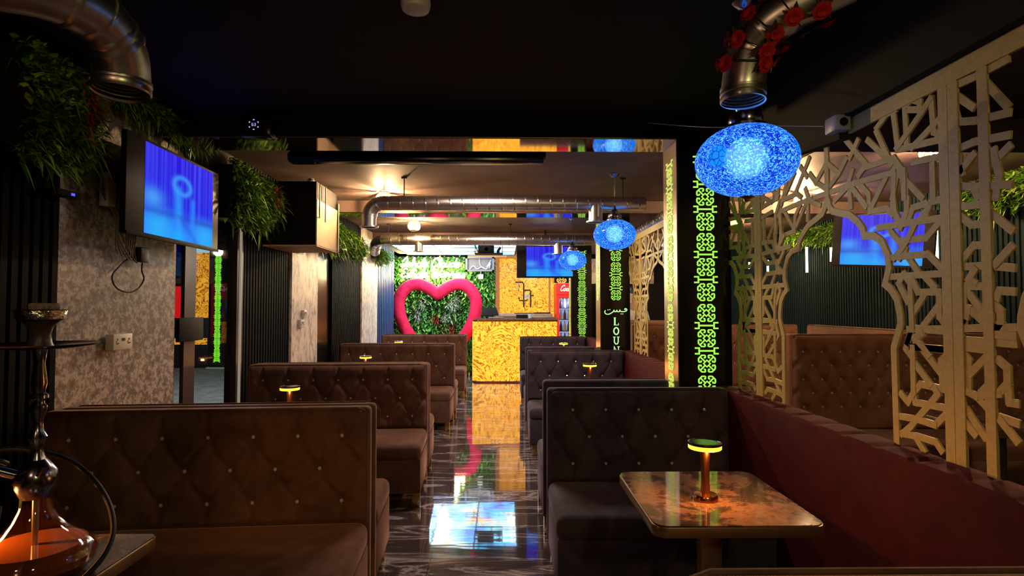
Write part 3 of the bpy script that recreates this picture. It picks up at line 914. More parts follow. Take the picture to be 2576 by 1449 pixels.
def booth(name, label, cat, width, mat, tufted=True, top=T, dx=0.2, dy=0.15, rows=3, zlow=0.55, seat_d=0.58, depth=0.034, back_t=0.08, group=None, feet='gold', step=0.009, srnd=1):
    """faces -Y ; back front plane at y=0"""
    t = thing(name, label, cat, (0, 0, 0), 0, group)
    hw = width / 2
    b = MB(); b.box(-hw, hw, 0, back_t, 0.10, top - 0.004)
    bo = b.build('backrest', mat, t, bevel=0.022, seg=3)
    if tufted:
        g = MB(); zb = 0.44
        nx = int((width - 0.02) / step); nz = int((top - 0.012 - zb) / step)
        vs = []; fs = []
        w2 = hw - 0.010
        for j in range(nz + 1):
            z = zb + (top - 0.010 - zb) * j / nz
            for i in range(nx + 1):
                x = -w2 + 2 * w2 * i / nx
                # rounded top corners
                cr = 0.05
                z_ = z; x_ = x
                v = tuft(x, z, dx, dy, zlow, rows, depth, top - 0.010, zb, w2)
                if abs(x) > w2 - cr and z > top - 0.010 - cr:
                    ex = abs(x) - (w2 - cr); ez = z - (top - 0.010 - cr)
                    L = math.hypot(ex, ez)
                    if L > cr:
                        x_ = math.copysign(w2 - cr + ex * cr / L, x); z_ = top - 0.010 - cr + ez * cr / L; v = 0
                v += 0.0022 * math.sin(x * 23 + srnd) * math.sin(z * 19 + x * 7)
                vs.append((x_, -max(v, -0.001) - 0.0008, z_))
        for j in range(nz):
            for i in range(nx):
                a = j * (nx + 1) + i
                fs.append((a, a + 1, a + nx + 2, a + nx + 1))
        g.add(vs, fs)
        g.build('tufted_cushion', mat, t, smooth=180)
        btn = None
        for k in range(rows):
            off = 0.5 * dx * (k % 2); z = zlow + k * dy
            i0 = -int(hw / dx) - 1
            for i in range(i0, -i0 + 1):
                x = i * dx + off
                if abs(x) > hw - 0.06: continue
                if btn is None:
                    bm_ = MB(); bm_.sphere((0, 0, 0), 0.0092, 0.007, 0.0092, 8, 5)
                    btn = bm_.build('button', M['crystal'], t, smooth=0)
                    q = btn
                else:
                    q = btn.copy(); COL.objects.link(q); q.parent = t
                q.location = (x, -depth * 0.1 - 0.006, z)
    # welt along the edge of the back
    pts = [(-hw + 0.012, -0.001, 0.46), (-hw + 0.012, -0.001, top - 0.05), (-hw + 0.026, -0.001, top - 0.018), (-hw + 0.06, -0.001, top - 0.006), (hw - 0.06, -0.001, top - 0.006), (hw - 0.026, -0.001, top - 0.018), (hw - 0.012, -0.001, top - 0.05), (hw - 0.012, -0.001, 0.46)]
    p = MB(); p.tube(pts, 0.0065, 6); p.build('welt', mat, t)
    # seat
    s = MB(); s.box(-hw, hw, -seat_d, 0.0, 0.33, 0.455)
    so = s.build('seat', mat, t, bevel=0.045, seg=4)
    s = MB(); s.box(-hw + 0.004, hw - 0.004, -seat_d + 0.006, -0.002, 0.10, 0.345)
    s.build('seat_base', mat, t, bevel=0.006)
    # gold feet
    if feet:
        ft = None
        for fx in (-hw + 0.05, hw - 0.035):
            for fy in (-seat_d + 0.04, back_t - 0.04):
                if ft is None:
                    f = MB(); f.box(-0.028, 0.028, -0.028, 0.028, 0.0, 0.101); ft = f.build('foot', M['gold'], t, bevel=0.003); q = ft
                else:
                    q = ft.copy(); COL.objects.link(q); q.parent = t
                q.location = (fx, fy, 0)
    return t


def place(t, x, y, rz=0.0, label=None, group=None):
    t.location = (x, y, 0); t.rotation_euler = (0, 0, rz)
    if label: t['label'] = label
    if group: t['group'] = group
    return t


GL = 'brown booth benches along the left wall'
GR = 'charcoal booth benches along the partition'
# left row, facing the camera.  right end at x=-0.63, width 1.45
LW = 1.45
def put_left(t, yb, ang=0.0, away=False, label=None):
    # pivot about the aisle end of the back
    px = -0.63
    c, s = math.cos(R(ang)), math.sin(R(ang))
    x = px - c * LW / 2; y = yb - s * LW / 2
    return place(t, x, y, R(ang) + (PI if away else 0), label, GL)

L1 = booth('booth_bench', 'brown tufted velvet booth bench nearest the camera, left of the aisle', 'bench', LW, M['velL'], group=GL)
put_left(L1, 2.68, 4)
La = booth('booth_bench', 'brown booth bench back to back behind the nearest left bench, facing the bar', 'bench', LW, M['velL'], tufted=False, seat_d=0.52, back_t=0.07, group=GL)
put_left(La, 2.84, 4, True)
for yb, ang, lab in ((4.70, 3, 'brown tufted booth bench second from the camera, beside the slatted black wall'), (7.18, 0.5, 'brown tufted booth bench third from the camera on the left of the aisle'), (9.62, 0, 'brown tufted booth bench farthest on the left, in front of the pink heart')):
    put_left(copy_tree(L1), yb, ang, False, lab)
for yb, ang, lab in ((4.86, 3, 'brown booth bench facing the bar, back to back with the second left bench'), (7.34, 0.5, 'brown booth bench facing the bar, back to back with the third left bench')):
    put_left(copy_tree(La), yb, ang, True, lab)

# right row between aisle and partition
RW = 1.05; RXC = 0.25 + RW / 2
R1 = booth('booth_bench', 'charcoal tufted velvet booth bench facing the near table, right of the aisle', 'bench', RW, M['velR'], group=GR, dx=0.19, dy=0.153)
place(R1, RXC, 3.27, 0, None, GR)
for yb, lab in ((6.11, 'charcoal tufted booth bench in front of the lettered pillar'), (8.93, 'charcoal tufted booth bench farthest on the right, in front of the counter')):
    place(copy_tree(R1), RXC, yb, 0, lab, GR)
RW2 = 0.815
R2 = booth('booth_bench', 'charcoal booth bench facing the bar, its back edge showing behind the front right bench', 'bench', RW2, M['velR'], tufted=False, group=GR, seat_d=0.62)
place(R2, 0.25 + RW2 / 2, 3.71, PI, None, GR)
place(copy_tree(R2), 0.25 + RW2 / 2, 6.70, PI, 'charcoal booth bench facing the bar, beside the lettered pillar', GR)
R0 = booth('booth_bench', 'dark booth bench back cut off by the bottom right edge of the photo', 'bench', 0.99, M['velL'], tufted=False, group=None, seat_d=0.50)
place(R0, 0.31 + 0.495, 1.022, PI)

# ================================================================== TABLES AND TABLE LAMPS
M['tabletop'] = patchy('polished_dark_marble_top', (0.030, 0.020, 0.018), (0.085, 0.055, 0.048), (0.30, 0.17, 0.13), 4.5, 0.07, (1, 1, 1), 0.0)
M['tabletop'].node_tree.nodes['Principled BSDF'].inputs['IOR'].default_value = 1.75
M['tableedge'] = plain('bronze_table_edge', (0.42, 0.30, 0.16), 0.3, 0.8)


def table(name, label, w_, d_, group=None, rc=0.05):
    t = thing(name, label, 'table', (0, 0, 0), 0, group)
    def outline(e):
        o = []
        for cx, cy, a0 in ((w_ / 2 - rc, d_ / 2 - rc, 0), (-w_ / 2 + rc, d_ / 2 - rc, 90), (-w_ / 2 + rc, -d_ / 2 + rc, 180), (w_ / 2 - rc, -d_ / 2 + rc, 270)):
            for k in range(7):
                a = R(a0 + 15 * k)
                o.append((cx + math.cos(a) * (rc + e), cy + math.sin(a) * (rc + e)))
        return o
    m_ = MB(); m_.prism(outline(-0.004), 0.006, Matrix.Translation((0, 0, 0.745))); m_.build('tabletop', M['tabletop'], t)
    m_ = MB(); m_.prism(outline(0), 0.035, Matrix.Translation((0, 0, 0.712))); m_.build('edge_band', M['tableedge'], t, bevel=0.003)
    m_ = MB(); m_.box(-0.035, 0.035, -0.035, 0.035, 0.02, 0.712); m_.build('pedestal', M['tableedge'], t, bevel=0.004)
    m_ = MB(); m_.box(-0.2, 0.2, -0.2, 0.2, 0.0, 0.02); m_.build('base_plate', M['tableedge'], t, bevel=0.004)
    return t


def table_lamp(label):
    t = thing('table_lamp', label, 'table lamp', (0, 0, 0), 0, 'copper disc lamps on the booth tables')
    m_ = MB(); m_.lathe([(0.0, 0), (0.044, 0), (0.044, 0.014), (0.040, 0.021), (0.019, 0.026), (0.0, 0.026)], 28); m_.build('base', M['copper'], t)
    m_ = MB(); m_.lathe([(0.0175, 0.026), (0.0150, 0.06), (0.0150, 0.14), (0.019, 0.178), (0.024, 0.183)], 24); m_.build('stem', M['copper'], t)
    m_ = MB(); m_.lathe([(0.0, 0.183), (0.056, 0.183), (0.0585, 0.185), (0.0585, 0.199), (0.0, 0.199)], 36); m_.build('light_ring', M['amberglow'], t)
    m_ = MB(); m_.lathe([(0.0, 0.199), (0.0595, 0.199), (0.0595, 0.207), (0.054, 0.2085), (0.053, 0.2065), (0.0, 0.2065)], 36); m_.build('cap', M['chrome'], t)
    return t


def amber_light(x, y, z, p):
    point_lamp('table_lamp_light', (x + 0.012, y - 0.042, z + 0.008), p * 5, (1.0, 0.36, 0.06), 0.010)


tb = table('booth_table', 'dark marble topped table with bronze edge, right of the aisle in the foreground', 0.56, 0.60, 'booth tables')
tb.location = (0.76, 2.11, 0)
for x, y, lab in ((-1.33, 3.66, 'booth table between the first two left booths'), (-1.36, 5.80, 'booth table between the second and third left booths'), (-1.40, 8.22, 'booth table between the third and last left booths'),
                  (0.76, 4.90, 'booth table behind the front right booth'), (0.80, 7.78, 'booth table in front of the farthest right bench')):
    c = copy_tree(tb); c.location = (x, y, 0); c['label'] = lab
t0 = table('booth_table', 'dark marble topped table carrying the hookah in the lower left corner', 0.86, 0.78, 'booth tables', 0.03)
t0.location = (-1.06 - 0.43, 1.78 - 0.39, 0)

lamp = table_lamp('glowing copper disc lamp on the near right marble table')
lamp.location = (0.73, 2.06, 0.751)
amber_light(0.73, 2.06, 0.751 + 0.165, 0.9)
for x, y, lab, p in ((-1.325, 3.53, 'glowing copper lamp between the first two left booths', 0.7), (-1.38, 5.67, 'small glowing copper lamp between the second and third left booths', 0.6),
                     (-1.50, 8.08, 'tiny glowing copper lamp showing above the third left bench', 0.5), (0.74, 4.88, 'glowing copper lamp behind the front right booths', 0.7),
                     (0.81, 7.70, 'tiny glowing copper lamp behind the middle right bench', 0.5), (-1.395, 1.50, 'glowing copper lamp at the left edge beside the hookah', 1.3)):
    c = copy_tree(lamp); c.location = (x, y, 0.751); c['label'] = lab
    amber_light(x, y, 0.751 + 0.165, p)

# ================================================================== HOOKAH
hk = thing('hookah', 'dark metal hookah with clear glass base of amber lit water on the left table', 'hookah', (-1.215, 1.50, 0.7512))
gp = [(0.075, 0.0), (0.110, 0.006), (0.132, 0.030), (0.137, 0.052), (0.128, 0.075), (0.098, 0.098), (0.070, 0.122), (0.050, 0.150), (0.037, 0.180), (0.032, 0.212)]
m_ = MB(); m_.lathe([(0.0, 0.0)] + gp + [(r - 0.003, z) for r, z in reversed(gp[1:])] + [(0.0, 0.008)], 48, cap=False)
m_.build('glass_base', thin_glass('hookah_glass', (0.93, 0.93, 0.93), 0.10), hk, smooth=80)
M['water'] = plain('lamp_tinted_water', (0.33, 0.085, 0.018), 0.10)  # the table lamp's orange light is put into the water colour
M['water'].node_tree.nodes['Principled BSDF'].inputs['Transmission Weight'].default_value = 0.12
m_ = MB(); m_.lathe([(0.0, 0.010), (0.100, 0.010), (0.127, 0.033), (0.132, 0.053), (0.122, 0.074), (0.112, 0.083), (0.0, 0.083)], 48); m_.build('water', M['water'], hk)
m_ = MB(); m_.cyl(0.0075, 0.03, 0.215, 14); m_.build('down_stem', M['steel'], hk)
m_ = MB(); m_.lathe([(0.033, 0.205), (0.037, 0.214), (0.0445, 0.232), (0.047, 0.252), (0.043, 0.272), (0.030, 0.290), (0.020, 0.302), (0.0, 0.302)], 36); m_.build('heart_fitting', M['chrome'], hk)
m_ = MB(); m_.lathe([(0.020, 0.300), (0.014, 0.318), (0.012, 0.332), (0.019, 0.350), (0.021, 0.360), (0.013, 0.375), (0.010, 0.40), (0.019, 0.430), (0.019, 0.440), (0.013, 0.446), (0.013, 0.452), (0.021, 0.460), (0.021, 0.468), (0.013, 0.474), (0.018, 0.50), (0.012, 0.55), (0.016, 0.585), (0.020, 0.590)], 28)
m_.build('stem', M['chrome'], hk)
m_ = MB(); m_.lathe([(0.02, 0.588), (0.07, 0.589), (0.122, 0.597), (0.129, 0.602), (0.122, 0.600), (0.07, 0.593), (0.02, 0.592)], 40); m_.build('ash_tray', M['chrome'], hk)
m_ = MB(); m_.lathe([(0.030, 0.592), (0.025, 0.605), (0.022, 0.625), (0.028, 0.648), (0.043, 0.662), (0.046, 0.666)], 28); m_.build('bowl', plain('dark_clay', (0.07, 0.04, 0.05), 0.4), hk)
m_ = MB(); m_.lathe([(0.046, 0.662), (0.052, 0.666), (0.055, 0.680), (0.055, 0.688), (0.060, 0.691), (0.0, 0.690)], 32); m_.build('foil_cover', plain('crumpled_foil', (0.75, 0.70, 0.72), 0.22, 1.0, bump=0.6, scale=60), hk)
for x, y in ((-0.02, 0.005), (0.015, 0.018), (0.012, -0.018)):
    m_ = MB(); m_.box(x - 0.011, x + 0.013, y - 0.011, y + 0.012, 0.690, 0.708); m_.build('coal', plain('ash_coal', (0.35, 0.27, 0.25), 0.9, noise=0.4, scale=80), hk, bevel=0.004)
m_ = MB(); m_.tube([(-0.03, -0.02, 0.265), (-0.075, -0.05, 0.292)], 0.0115, 12); m_.build('hose_port', M['chrome'], hk)
m_ = MB(); m_.tube([(0.03, -0.03, 0.27), (0.05, -0.045, 0.287), (0.062, -0.052, 0.288)], [0.007, 0.006, 0.008], 10); m_.build('purge_valve', M['chrome'], hk)
m_ = MB(); m_.tube([(-0.005, -0.045, 0.255), (-0.012, -0.058, 0.262)], [0.009, 0.009], 10); m_.build('purge_valve', M['chrome'], hk)
# hose
def hp(u, v, z): return ((u - 1268) * z / 1420 + 1.215, z - 1.50, EYE - (v - 771) * z / 1420 - 0.7512)
hose_pts = [(0.055, -0.06, 0.285), (0.0, -0.10, 0.300)]
hose_pts = [hp(45, 1158, 1.44), hp(20, 1152, 1.42), hp(-20, 1170, 1.44), hp(-40, 1150, 1.50), hp(0, 1130, 1.56), hp(60, 1122, 1.60), hp(130, 1130, 1.62), hp(200, 1152, 1.60), hp(255, 1195, 1.56), hp(295, 1255, 1.52), hp(308, 1320, 1.47), hp(290, 1375, 1.42), hp(250, 1425, 1.37), hp(205, 1462, 1.34), hp(150, 1500, 1.33)]
hose_pts = [(x, y, max(z, 0.012)) for x, y, z in hose_pts]
m_ = MB(); m_.tube(catmull(hose_pts, 6), 0.0065, 10); m_.build('hose', M['cable'], hk)
m_ = MB(); m_.tube([hp(22, 1262, 1.30), hp(2, 1400, 1.27), hp(-12, 1475, 1.26)], [0.010, 0.012, 0.012], 14); m_.build('hose_handle', M['chrome'], hk)

M['tvblack'] = plain('black_television_plastic', (0.010, 0.009, 0.014), 0.45, spec=0.25)
# ================================================================== SCREENS
def screen(name, label, w_, h_, pic, loc, rz, tilt=0.0, fold=None):
    """local: screen in XZ plane facing -Y, centred"""
    t = thing(name, label, 'television', loc, rz)
    t.rotation_euler = (tilt, 0, rz)
    c = MB(); c.box(-w_ / 2, w_ / 2, 0, 0.03, -h_ / 2, h_ / 2); c.box(-w_ * 0.3, w_ * 0.3, 0.028, 0.07, -h_ * 0.3, h_ * 0.25)
    c.build('casing', M['tvblack'], t, bevel=0.003)
    # picture as coloured grid
    x0, x1 = pic
    nx, nz = 96, 64
    vs = []; fs = []; cols = []
    zb, zt = -h_ / 2 + 0.022, h_ / 2 - 0.016
    r2 = random.Random(5)
    streak = [r2.random() for _ in range(60)]
    for j in range(nz + 1):
        b = j / nz
        for i in range(nx + 1):
            a = i / nx
            vs.append((x0 + (x1 - x0) * a, -0.0012, zb + (zt - zb) * b))
            # deep blue above, light blue floor below
            s1 = streak[int(a * 40) % 60] * 0.6 + streak[(int(a * 83) + 7) % 60] * 0.4
            top = Vector((0.014 + 0.05 * s1 * b, 0.008 + 0.07 * s1 * s1, 0.62 + 0.30 * s1))
            low = Vector((0.03, 0.28 + 0.12 * math.sin(a * 9), 0.95))
            f = min(1, max(0, (0.42 - b) / 0.3)); f = f * f * (3 - 2 * f)
            c_ = top.lerp(low, f)
            # dark band
            if 0.22 < b < 0.33: c_ = c_.lerp(Vector((0.02, 0.04, 0.45)), 0.55 * (1 - abs(b - 0.275) / 0.055))
            # pale patch left
            q = math.exp(-(((a - 0.1) / 0.13) ** 2 + ((b - 0.42) / 0.10) ** 2)); c_ = c_.lerp(Vector((0.08, 0.42, 0.95)), 0.75 * q)
            # upright figure with a ring above and a smaller one beside it
            q = math.exp(-(((a - 0.45 + 0.05 * (b - .3)) / 0.055) ** 2)) * (1 if b < 0.60 else math.exp(-((b - 0.6) / 0.05) ** 2)); c_ = c_.lerp(Vector((0.03, 0.33, 1.0)), 0.8 * q)
            d_ = abs(math.hypot((a - 0.50) / 0.12, (b - 0.66) / 0.10) - 1); c_ = c_.lerp(Vector((0.05, 0.30, 0.95)), 0.85 * math.exp(-(d_ / 0.28) ** 2))
            q = math.exp(-(((a - 0.66) / 0.035) ** 2)) * (1 if b < 0.50 else math.exp(-((b - 0.5) / 0.05) ** 2)); c_ = c_.lerp(Vector((0.03, 0.26, 1.0)), 0.7 * q)
            q = math.exp(-(((a - 0.5 - (0.25 - b) * 0.9) / 0.05) ** 2)) * (1 if b < 0.3 else 0); c_ = c_.lerp(Vector((0.02, 0.10, 0.6)), 0.5 * q)
            q = math.exp(-(((a - 0.45) / 0.14) ** 2 + ((b - 0.04) / 0.08) ** 2)); c_ = c_.lerp(Vector((0.01, 0.42, 1.0)), 0.8 * q)
            cols.append((c_.x, c_.y, c_.z, 1))
    for j in range(nz):
        for i in range(nx):
            k = j * (nx + 1) + i
            fs.append((k, k + 1, k + nx + 2, k + nx + 1))
    p = MB(); p.add(vs, fs)
    po = p.build('picture', M['screen'], t, smooth=0)
    ca = po.data.color_attributes.new('picture', 'FLOAT_COLOR', 'POINT')
    ca.data.foreach_set('color', [x for c in cols for x in c])
    s = MB(); s.box(-w_ / 2, w_ / 2, -0.008, 0.0, -h_ / 2 - 0.004, -h_ / 2 + 0.014); s.build('bottom_bezel', M['black'], t, bevel=0.002)
    return t


# left wall television : spans Y 2.95..3.96 at X=-1.98
tvl = screen('television', 'large flat television showing a blue picture on the stucco left wall', 1.02, 0.545, (-0.35, 0.425), (-1.985, 3.455, 2.105), R(90) - R(2.0) + 0, 0)
tvl.rotation_euler = (R(0), 0, R(92))
m_ = MB(); m_.box(-0.05, 0.05, 0.07, 0.145, -0.05, 0.05); m_.build('wall_bracket', M['black'], tvl)
tvf = screen('television', 'hanging television with a blue picture in front of the onyx bar wall', 0.90, 0.50, (-0.30, 0.42), (0.645, 8.72, 2.145), 0)
m_ = MB(); m_.tube([(0, 0.035, 0.2), (0, 0.035, 0.49)], 0.014, 10); m_.build('ceiling_bracket', M['black'], tvf)
tvr = screen('television', 'tilted television with a blue picture in the side room, seen through the lattice arch', 1.04, 0.58, (-0.42, 0.42), (4.02, 5.96, 2.16), R(-62), 0)
tvr.rotation_euler = (R(0), R(5), R(-62))
m_ = MB(); m_.box(-0.05, 0.05, 0.07, 0.32, -0.05, 0.05); m_.build('wall_bracket', M['black'], tvr)

# ================================================================== DUCTS
def duct_path(mb, pts, r, n=24, ribs=0.0, n_cm=8):
    c = catmull(pts, n_cm)
    mb.tube(c, r, n, cap=False)
    return c


def ring(mb, p, t, r, w_=0.012, h_=0.004, n=28):
    t = Vector(t).normalized()
    a = Vector(p) - t * w_ / 2; b = Vector(p) + t * w_ / 2
    mb.tube([a, a, b, b], [r - 0.002, r + h_, r + h_, r - 0.002], n, cap=False)


def spiral_duct(name, label, pts, r, seam=0.11, outlets=(), rods=(), extra=None):
    t = thing(name, label, 'ventilation duct', (0, 0, 0))
    b = MB(); b.tube(pts, r, 28, cap=False)
    b.build('pipe', M['steel'], t, smooth=50)
    # seams
    s = MB()
    acc = 0
    for p, q in zip(pts, pts[1:]):
        p = Vector(p); q = Vector(q); L = (q - p).length
        if L < 1e-6: continue
        d_ = (q - p) / L
        k = seam - acc
        while k < L:
            tl = Vector((d_.x, d_.y, d_.z)) + Vector((0, 0, 0.12 if abs(d_.z) < 0.5 else 0))
            ring(s, p + d_ * k, tl, r, 0.008, 0.0042)
            k += seam
        acc = (acc + L) % seam
    s.build('spiral_seam', M['steel'], t, smooth=50)
    for (x, y, ztop, zbot, rr) in outlets:
        o = MB()
        o.tube([(x, y, ztop), (x, y, zbot)], rr, 24, cap=False)
        ring(o, (x, y, zbot + 0.006), (0, 0, 1), rr, 0.012, 0.022)
        ring(o, (x, y, ztop - 0.03), (0, 0, 1), rr, 0.01, 0.004)
        o.build('outlet', M['steel'], t, smooth=50)
    for (x, y, z) in rods:
        o = MB(); o.cyl(0.005, z, H_C, 8, Matrix.Translation((x, y, 0))); o.box(x - 0.025, x + 0.025, y - 0.01, y + 0.01, H_C - 0.012, H_C)
        o.build('hanger_rod', M['black'], t)
    return t


# duct across the second bay with a bent left end
dz = 2.40; dy_ = 5.18
bend = [(-1.24, dy_, 2.175), (-1.24, dy_, 2.27)] + [(-1.24 + 0.13 * (1 - math.cos(a)), dy_, 2.27 + 0.13 * math.sin(a)) for a in [R(k * 10) for k in range(1, 10)]]
pts = bend + [(-1.0 + 0.1 * k, dy_, dz) for k in range(0, 24)]
dA = spiral_duct('ventilation_duct', 'spiral steel duct crossing the ceiling of the second bay with bent left end', pts, 0.065, 0.115, outlets=[(0.846, dy_, 2.40, 2.225, 0.064)], rods=[(-0.92, dy_, 2.46), (1.55 - 0.45, dy_, 2.46)])
m_ = MB(); ring(m_, (-1.24, dy_, 2.181), (0, 0, 1), 0.065, 0.012, 0.022); ring(m_, (-1.24, dy_, 2.262), (0, 0, 1), 0.065, 0.010, 0.004); m_.build('flange', M['steel'], dA, smooth=50)
# duct of the third bay
y3 = 8.10; z3 = 2.405
pts = [(-2.0, 8.75, 2.30), (-1.95, 8.5, 2.33)] + [(-1.90 + 0.25 * (1 - math.cos(a)) - 0.0, y3 + 0.28 * (1 - math.sin(a)), 2.345 + 0.06 * math.sin(a)) for a in [R(k * 15) for k in range(0, 7)]] + [(-1.6 + 0.1 * k, y3, z3) for k in range(0, 33)]
pts = pts + [(1.62 + 0.12 * math.sin(a), y3 - 0.12 * (1 - math.cos(a)), z3) for a in [R(k * 22.5) for k in range(1, 5)]] + [(1.74, 7.9 - 0.1 * k, z3) for k in range(0, 37)]
spiral_duct('ventilation_duct', 'long spiral steel duct crossing in front of the backlit ceiling', pts, 0.075, 0.12, outlets=[(-1.22, y3, 2.40, 2.235, 0.062), (0.78, y3, 2.40, 2.20, 0.062)], rods=[(-1.66, y3, 2.47), (0.09, y3, 2.47)])
# near ducts
def duct_from_px(l):
    return [((u - 1268) * z / 1420, z, EYE - (v - 771) * z / 1420) for u, v, z in l]

dl = duct_from_px([(303, 225, 1.75), (303, 190, 1.75), (294, 130, 1.71), (268, 78, 1.66), (225, 30, 1.60), (160, -10, 1.53), (80, -40, 1.47), (-20, -60, 1.42)])
t = thing('ventilation_duct', 'steel elbow duct opening downward near the ceiling at upper left', 'ventilation duct')
m_ = MB(); cl = duct_path(m_, dl, 0.078); m_.build('pipe', M['steel'], t, smooth=50)
m_ = MB()
for k, (w_, h_) in ((0, (0.014, 0.004)), (5, (0.010, 0.005)), (20, (0.012, 0.005)), (24, (0.010, 0.004)), (31, (0.012, 0.005)), (40, (0.012, 0.005))):
    ring(m_, cl[k], cl[k + 1] - cl[k], 0.078, w_, h_)
m_.build('joint_ring', M['steel'], t, smooth=50)
m_ = MB(); F = frame(Vector(cl[14]) + Vector((0.055, -0.062, 0.0)), (0.75, 0.66, 0.16), (-0.2, 0.0, 1))
m_.box(-0.02, 0.02, -0.010, 0.010, -0.001, 0.001, F); m_.build('sticker', M['white'], t)
m_ = MB(); m_.tube([cl[24] + Vector((0.03, -0.07, 0.03)), cl[30] + Vector((0.05, -0.06, 0.04)), cl[36] + Vector((0.03, -0.065, 0.06))], 0.003, 6); m_.build('wire', M['gold'], t)

dr = duct_from_px([(1879, 243, 1.95), (1881, 205, 1.95), (1890, 150, 1.93), (1908, 95, 1.90), (1945, 50, 1.86), (2005, 8, 1.82), (2080, -35, 1.78), (2160, -75, 1.74)])
t = thing('ventilation_duct', 'steel duct opening downward above the big blue lamp, wrapped in red flowers', 'ventilation duct')
m_ = MB(); cr = duct_path(m_, dr, 0.0735); m_.build('pipe', M['steel'], t, smooth=50)
m_ = MB()
for k, (w_, h_) in ((0, (0.010, 0.003)), (4, (0.012, 0.004)), (6, (0.008, 0.004)), (22, (0.010, 0.004)), (30, (0.010, 0.004))):
    ring(m_, cr[k], cr[k + 1] - cr[k], 0.0735, w_, h_)
m_.build('joint_ring', M['steel'], t, smooth=50)

# flower garland on that duct
t = thing('flower_garland', 'garland of red artificial flowers wound around the right steel duct', 'garland', (0, 0, 0))
vine = []
nseg = len(cr)
for k in range(150):
    f = k / 149; idx = 14 + f * (nseg - 18); i0 = int(idx); fr = idx - i0
    p = cr[i0].lerp(cr[min(i0 + 1, nseg - 1)], fr)
    tg = (cr[min(i0 + 2, nseg - 1)] - cr[i0]).normalized()
    a = Vector((0, 1, 0)); a = (a - tg * a.dot(tg)).normalized(); b = tg.cross(a)
    an = f * 2 * PI * 5.5
    vine.append(p + (a * math.cos(an) + b * math.sin(an)) * 0.083)
m_ = MB(); m_.tube(vine, 0.0022, 6); m_.build('vine', M['cable'], t)
def flower_mesh():
    f = MB(); r2 = random.Random(3)
    for lay, (rad, el, n) in enumerate(((0.030, 0.25, 6), (0.022, 0.75, 5), (0.012, 1.2, 4))):
        for k in range(n):
            a = 2 * PI * k / n + lay * 0.5 + r2.uniform(-.15, .15)
            d_ = Vector((math.cos(a), math.sin(a), 0)); s_ = Vector((-math.sin(a), math.cos(a), 0)) * rad * 0.55
            u_ = d_ * math.cos(el) + Vector((0, 0, math.sin(el)))
            p0 = Vector((0, 0, 0.001 * lay)); p1 = u_ * rad * 0.6; p2 = u_ * rad + Vector((0, 0, -0.004))
            f.add([p0, p1 + s_, p2 + s_ * 0.5, p2 - s_ * 0.5, p1 - s_], [(0, 1, 4), (1, 2, 3, 4)])
    return f
M['petal'] = plain('red_petal', (0.62, 0.012, 0.010), 0.6)
fm = flower_mesh(); f0 = None
lv = MB()
for k in range(26):
    p = vine[int(4 + k * 5.5)]
    i0 = min(nseg - 2, int(14 + (4 + k * 5.5) / 149 * (nseg - 18)))
    nrm = (p - cr[i0]); nrm -= (cr[i0 + 1] - cr[i0]).normalized() * nrm.dot((cr[i0 + 1] - cr[i0]).normalized()); nrm.normalize()
    pos = p + nrm * 0.010 + Vector((rnd.uniform(-.01, .01), rnd.uniform(-.01, .01), rnd.uniform(-.012, .012)))
    if f0 is None: f0 = fm.build('flower', M['petal'], t, smooth=0); q = f0
    else:
        q = f0.copy(); COL.objects.link(q); q.parent = t
    q.location = pos; q.rotation_mode = 'QUATERNION'; q.rotation_quaternion = nrm.to_track_quat('Z', 'Y')
    for j in range(3):
        a = rnd.uniform(0, 6.28); tq = nrm.to_track_quat('Z', 'Y')
        d_ = tq @ Vector((math.cos(a), math.sin(a), 0.2)); s_ = tq @ Vector((-math.sin(a), math.cos(a), 0))
        lv.add([p, p + d_ * 0.025 + s_ * 0.011, p + d_ * 0.050, p + d_ * 0.025 - s_ * 0.011], [(0, 1, 2, 3)])
lv.build('leaves', plain('dark_red_brown_leaf', (0.10, 0.035, 0.02), 0.6), t, smooth=0)

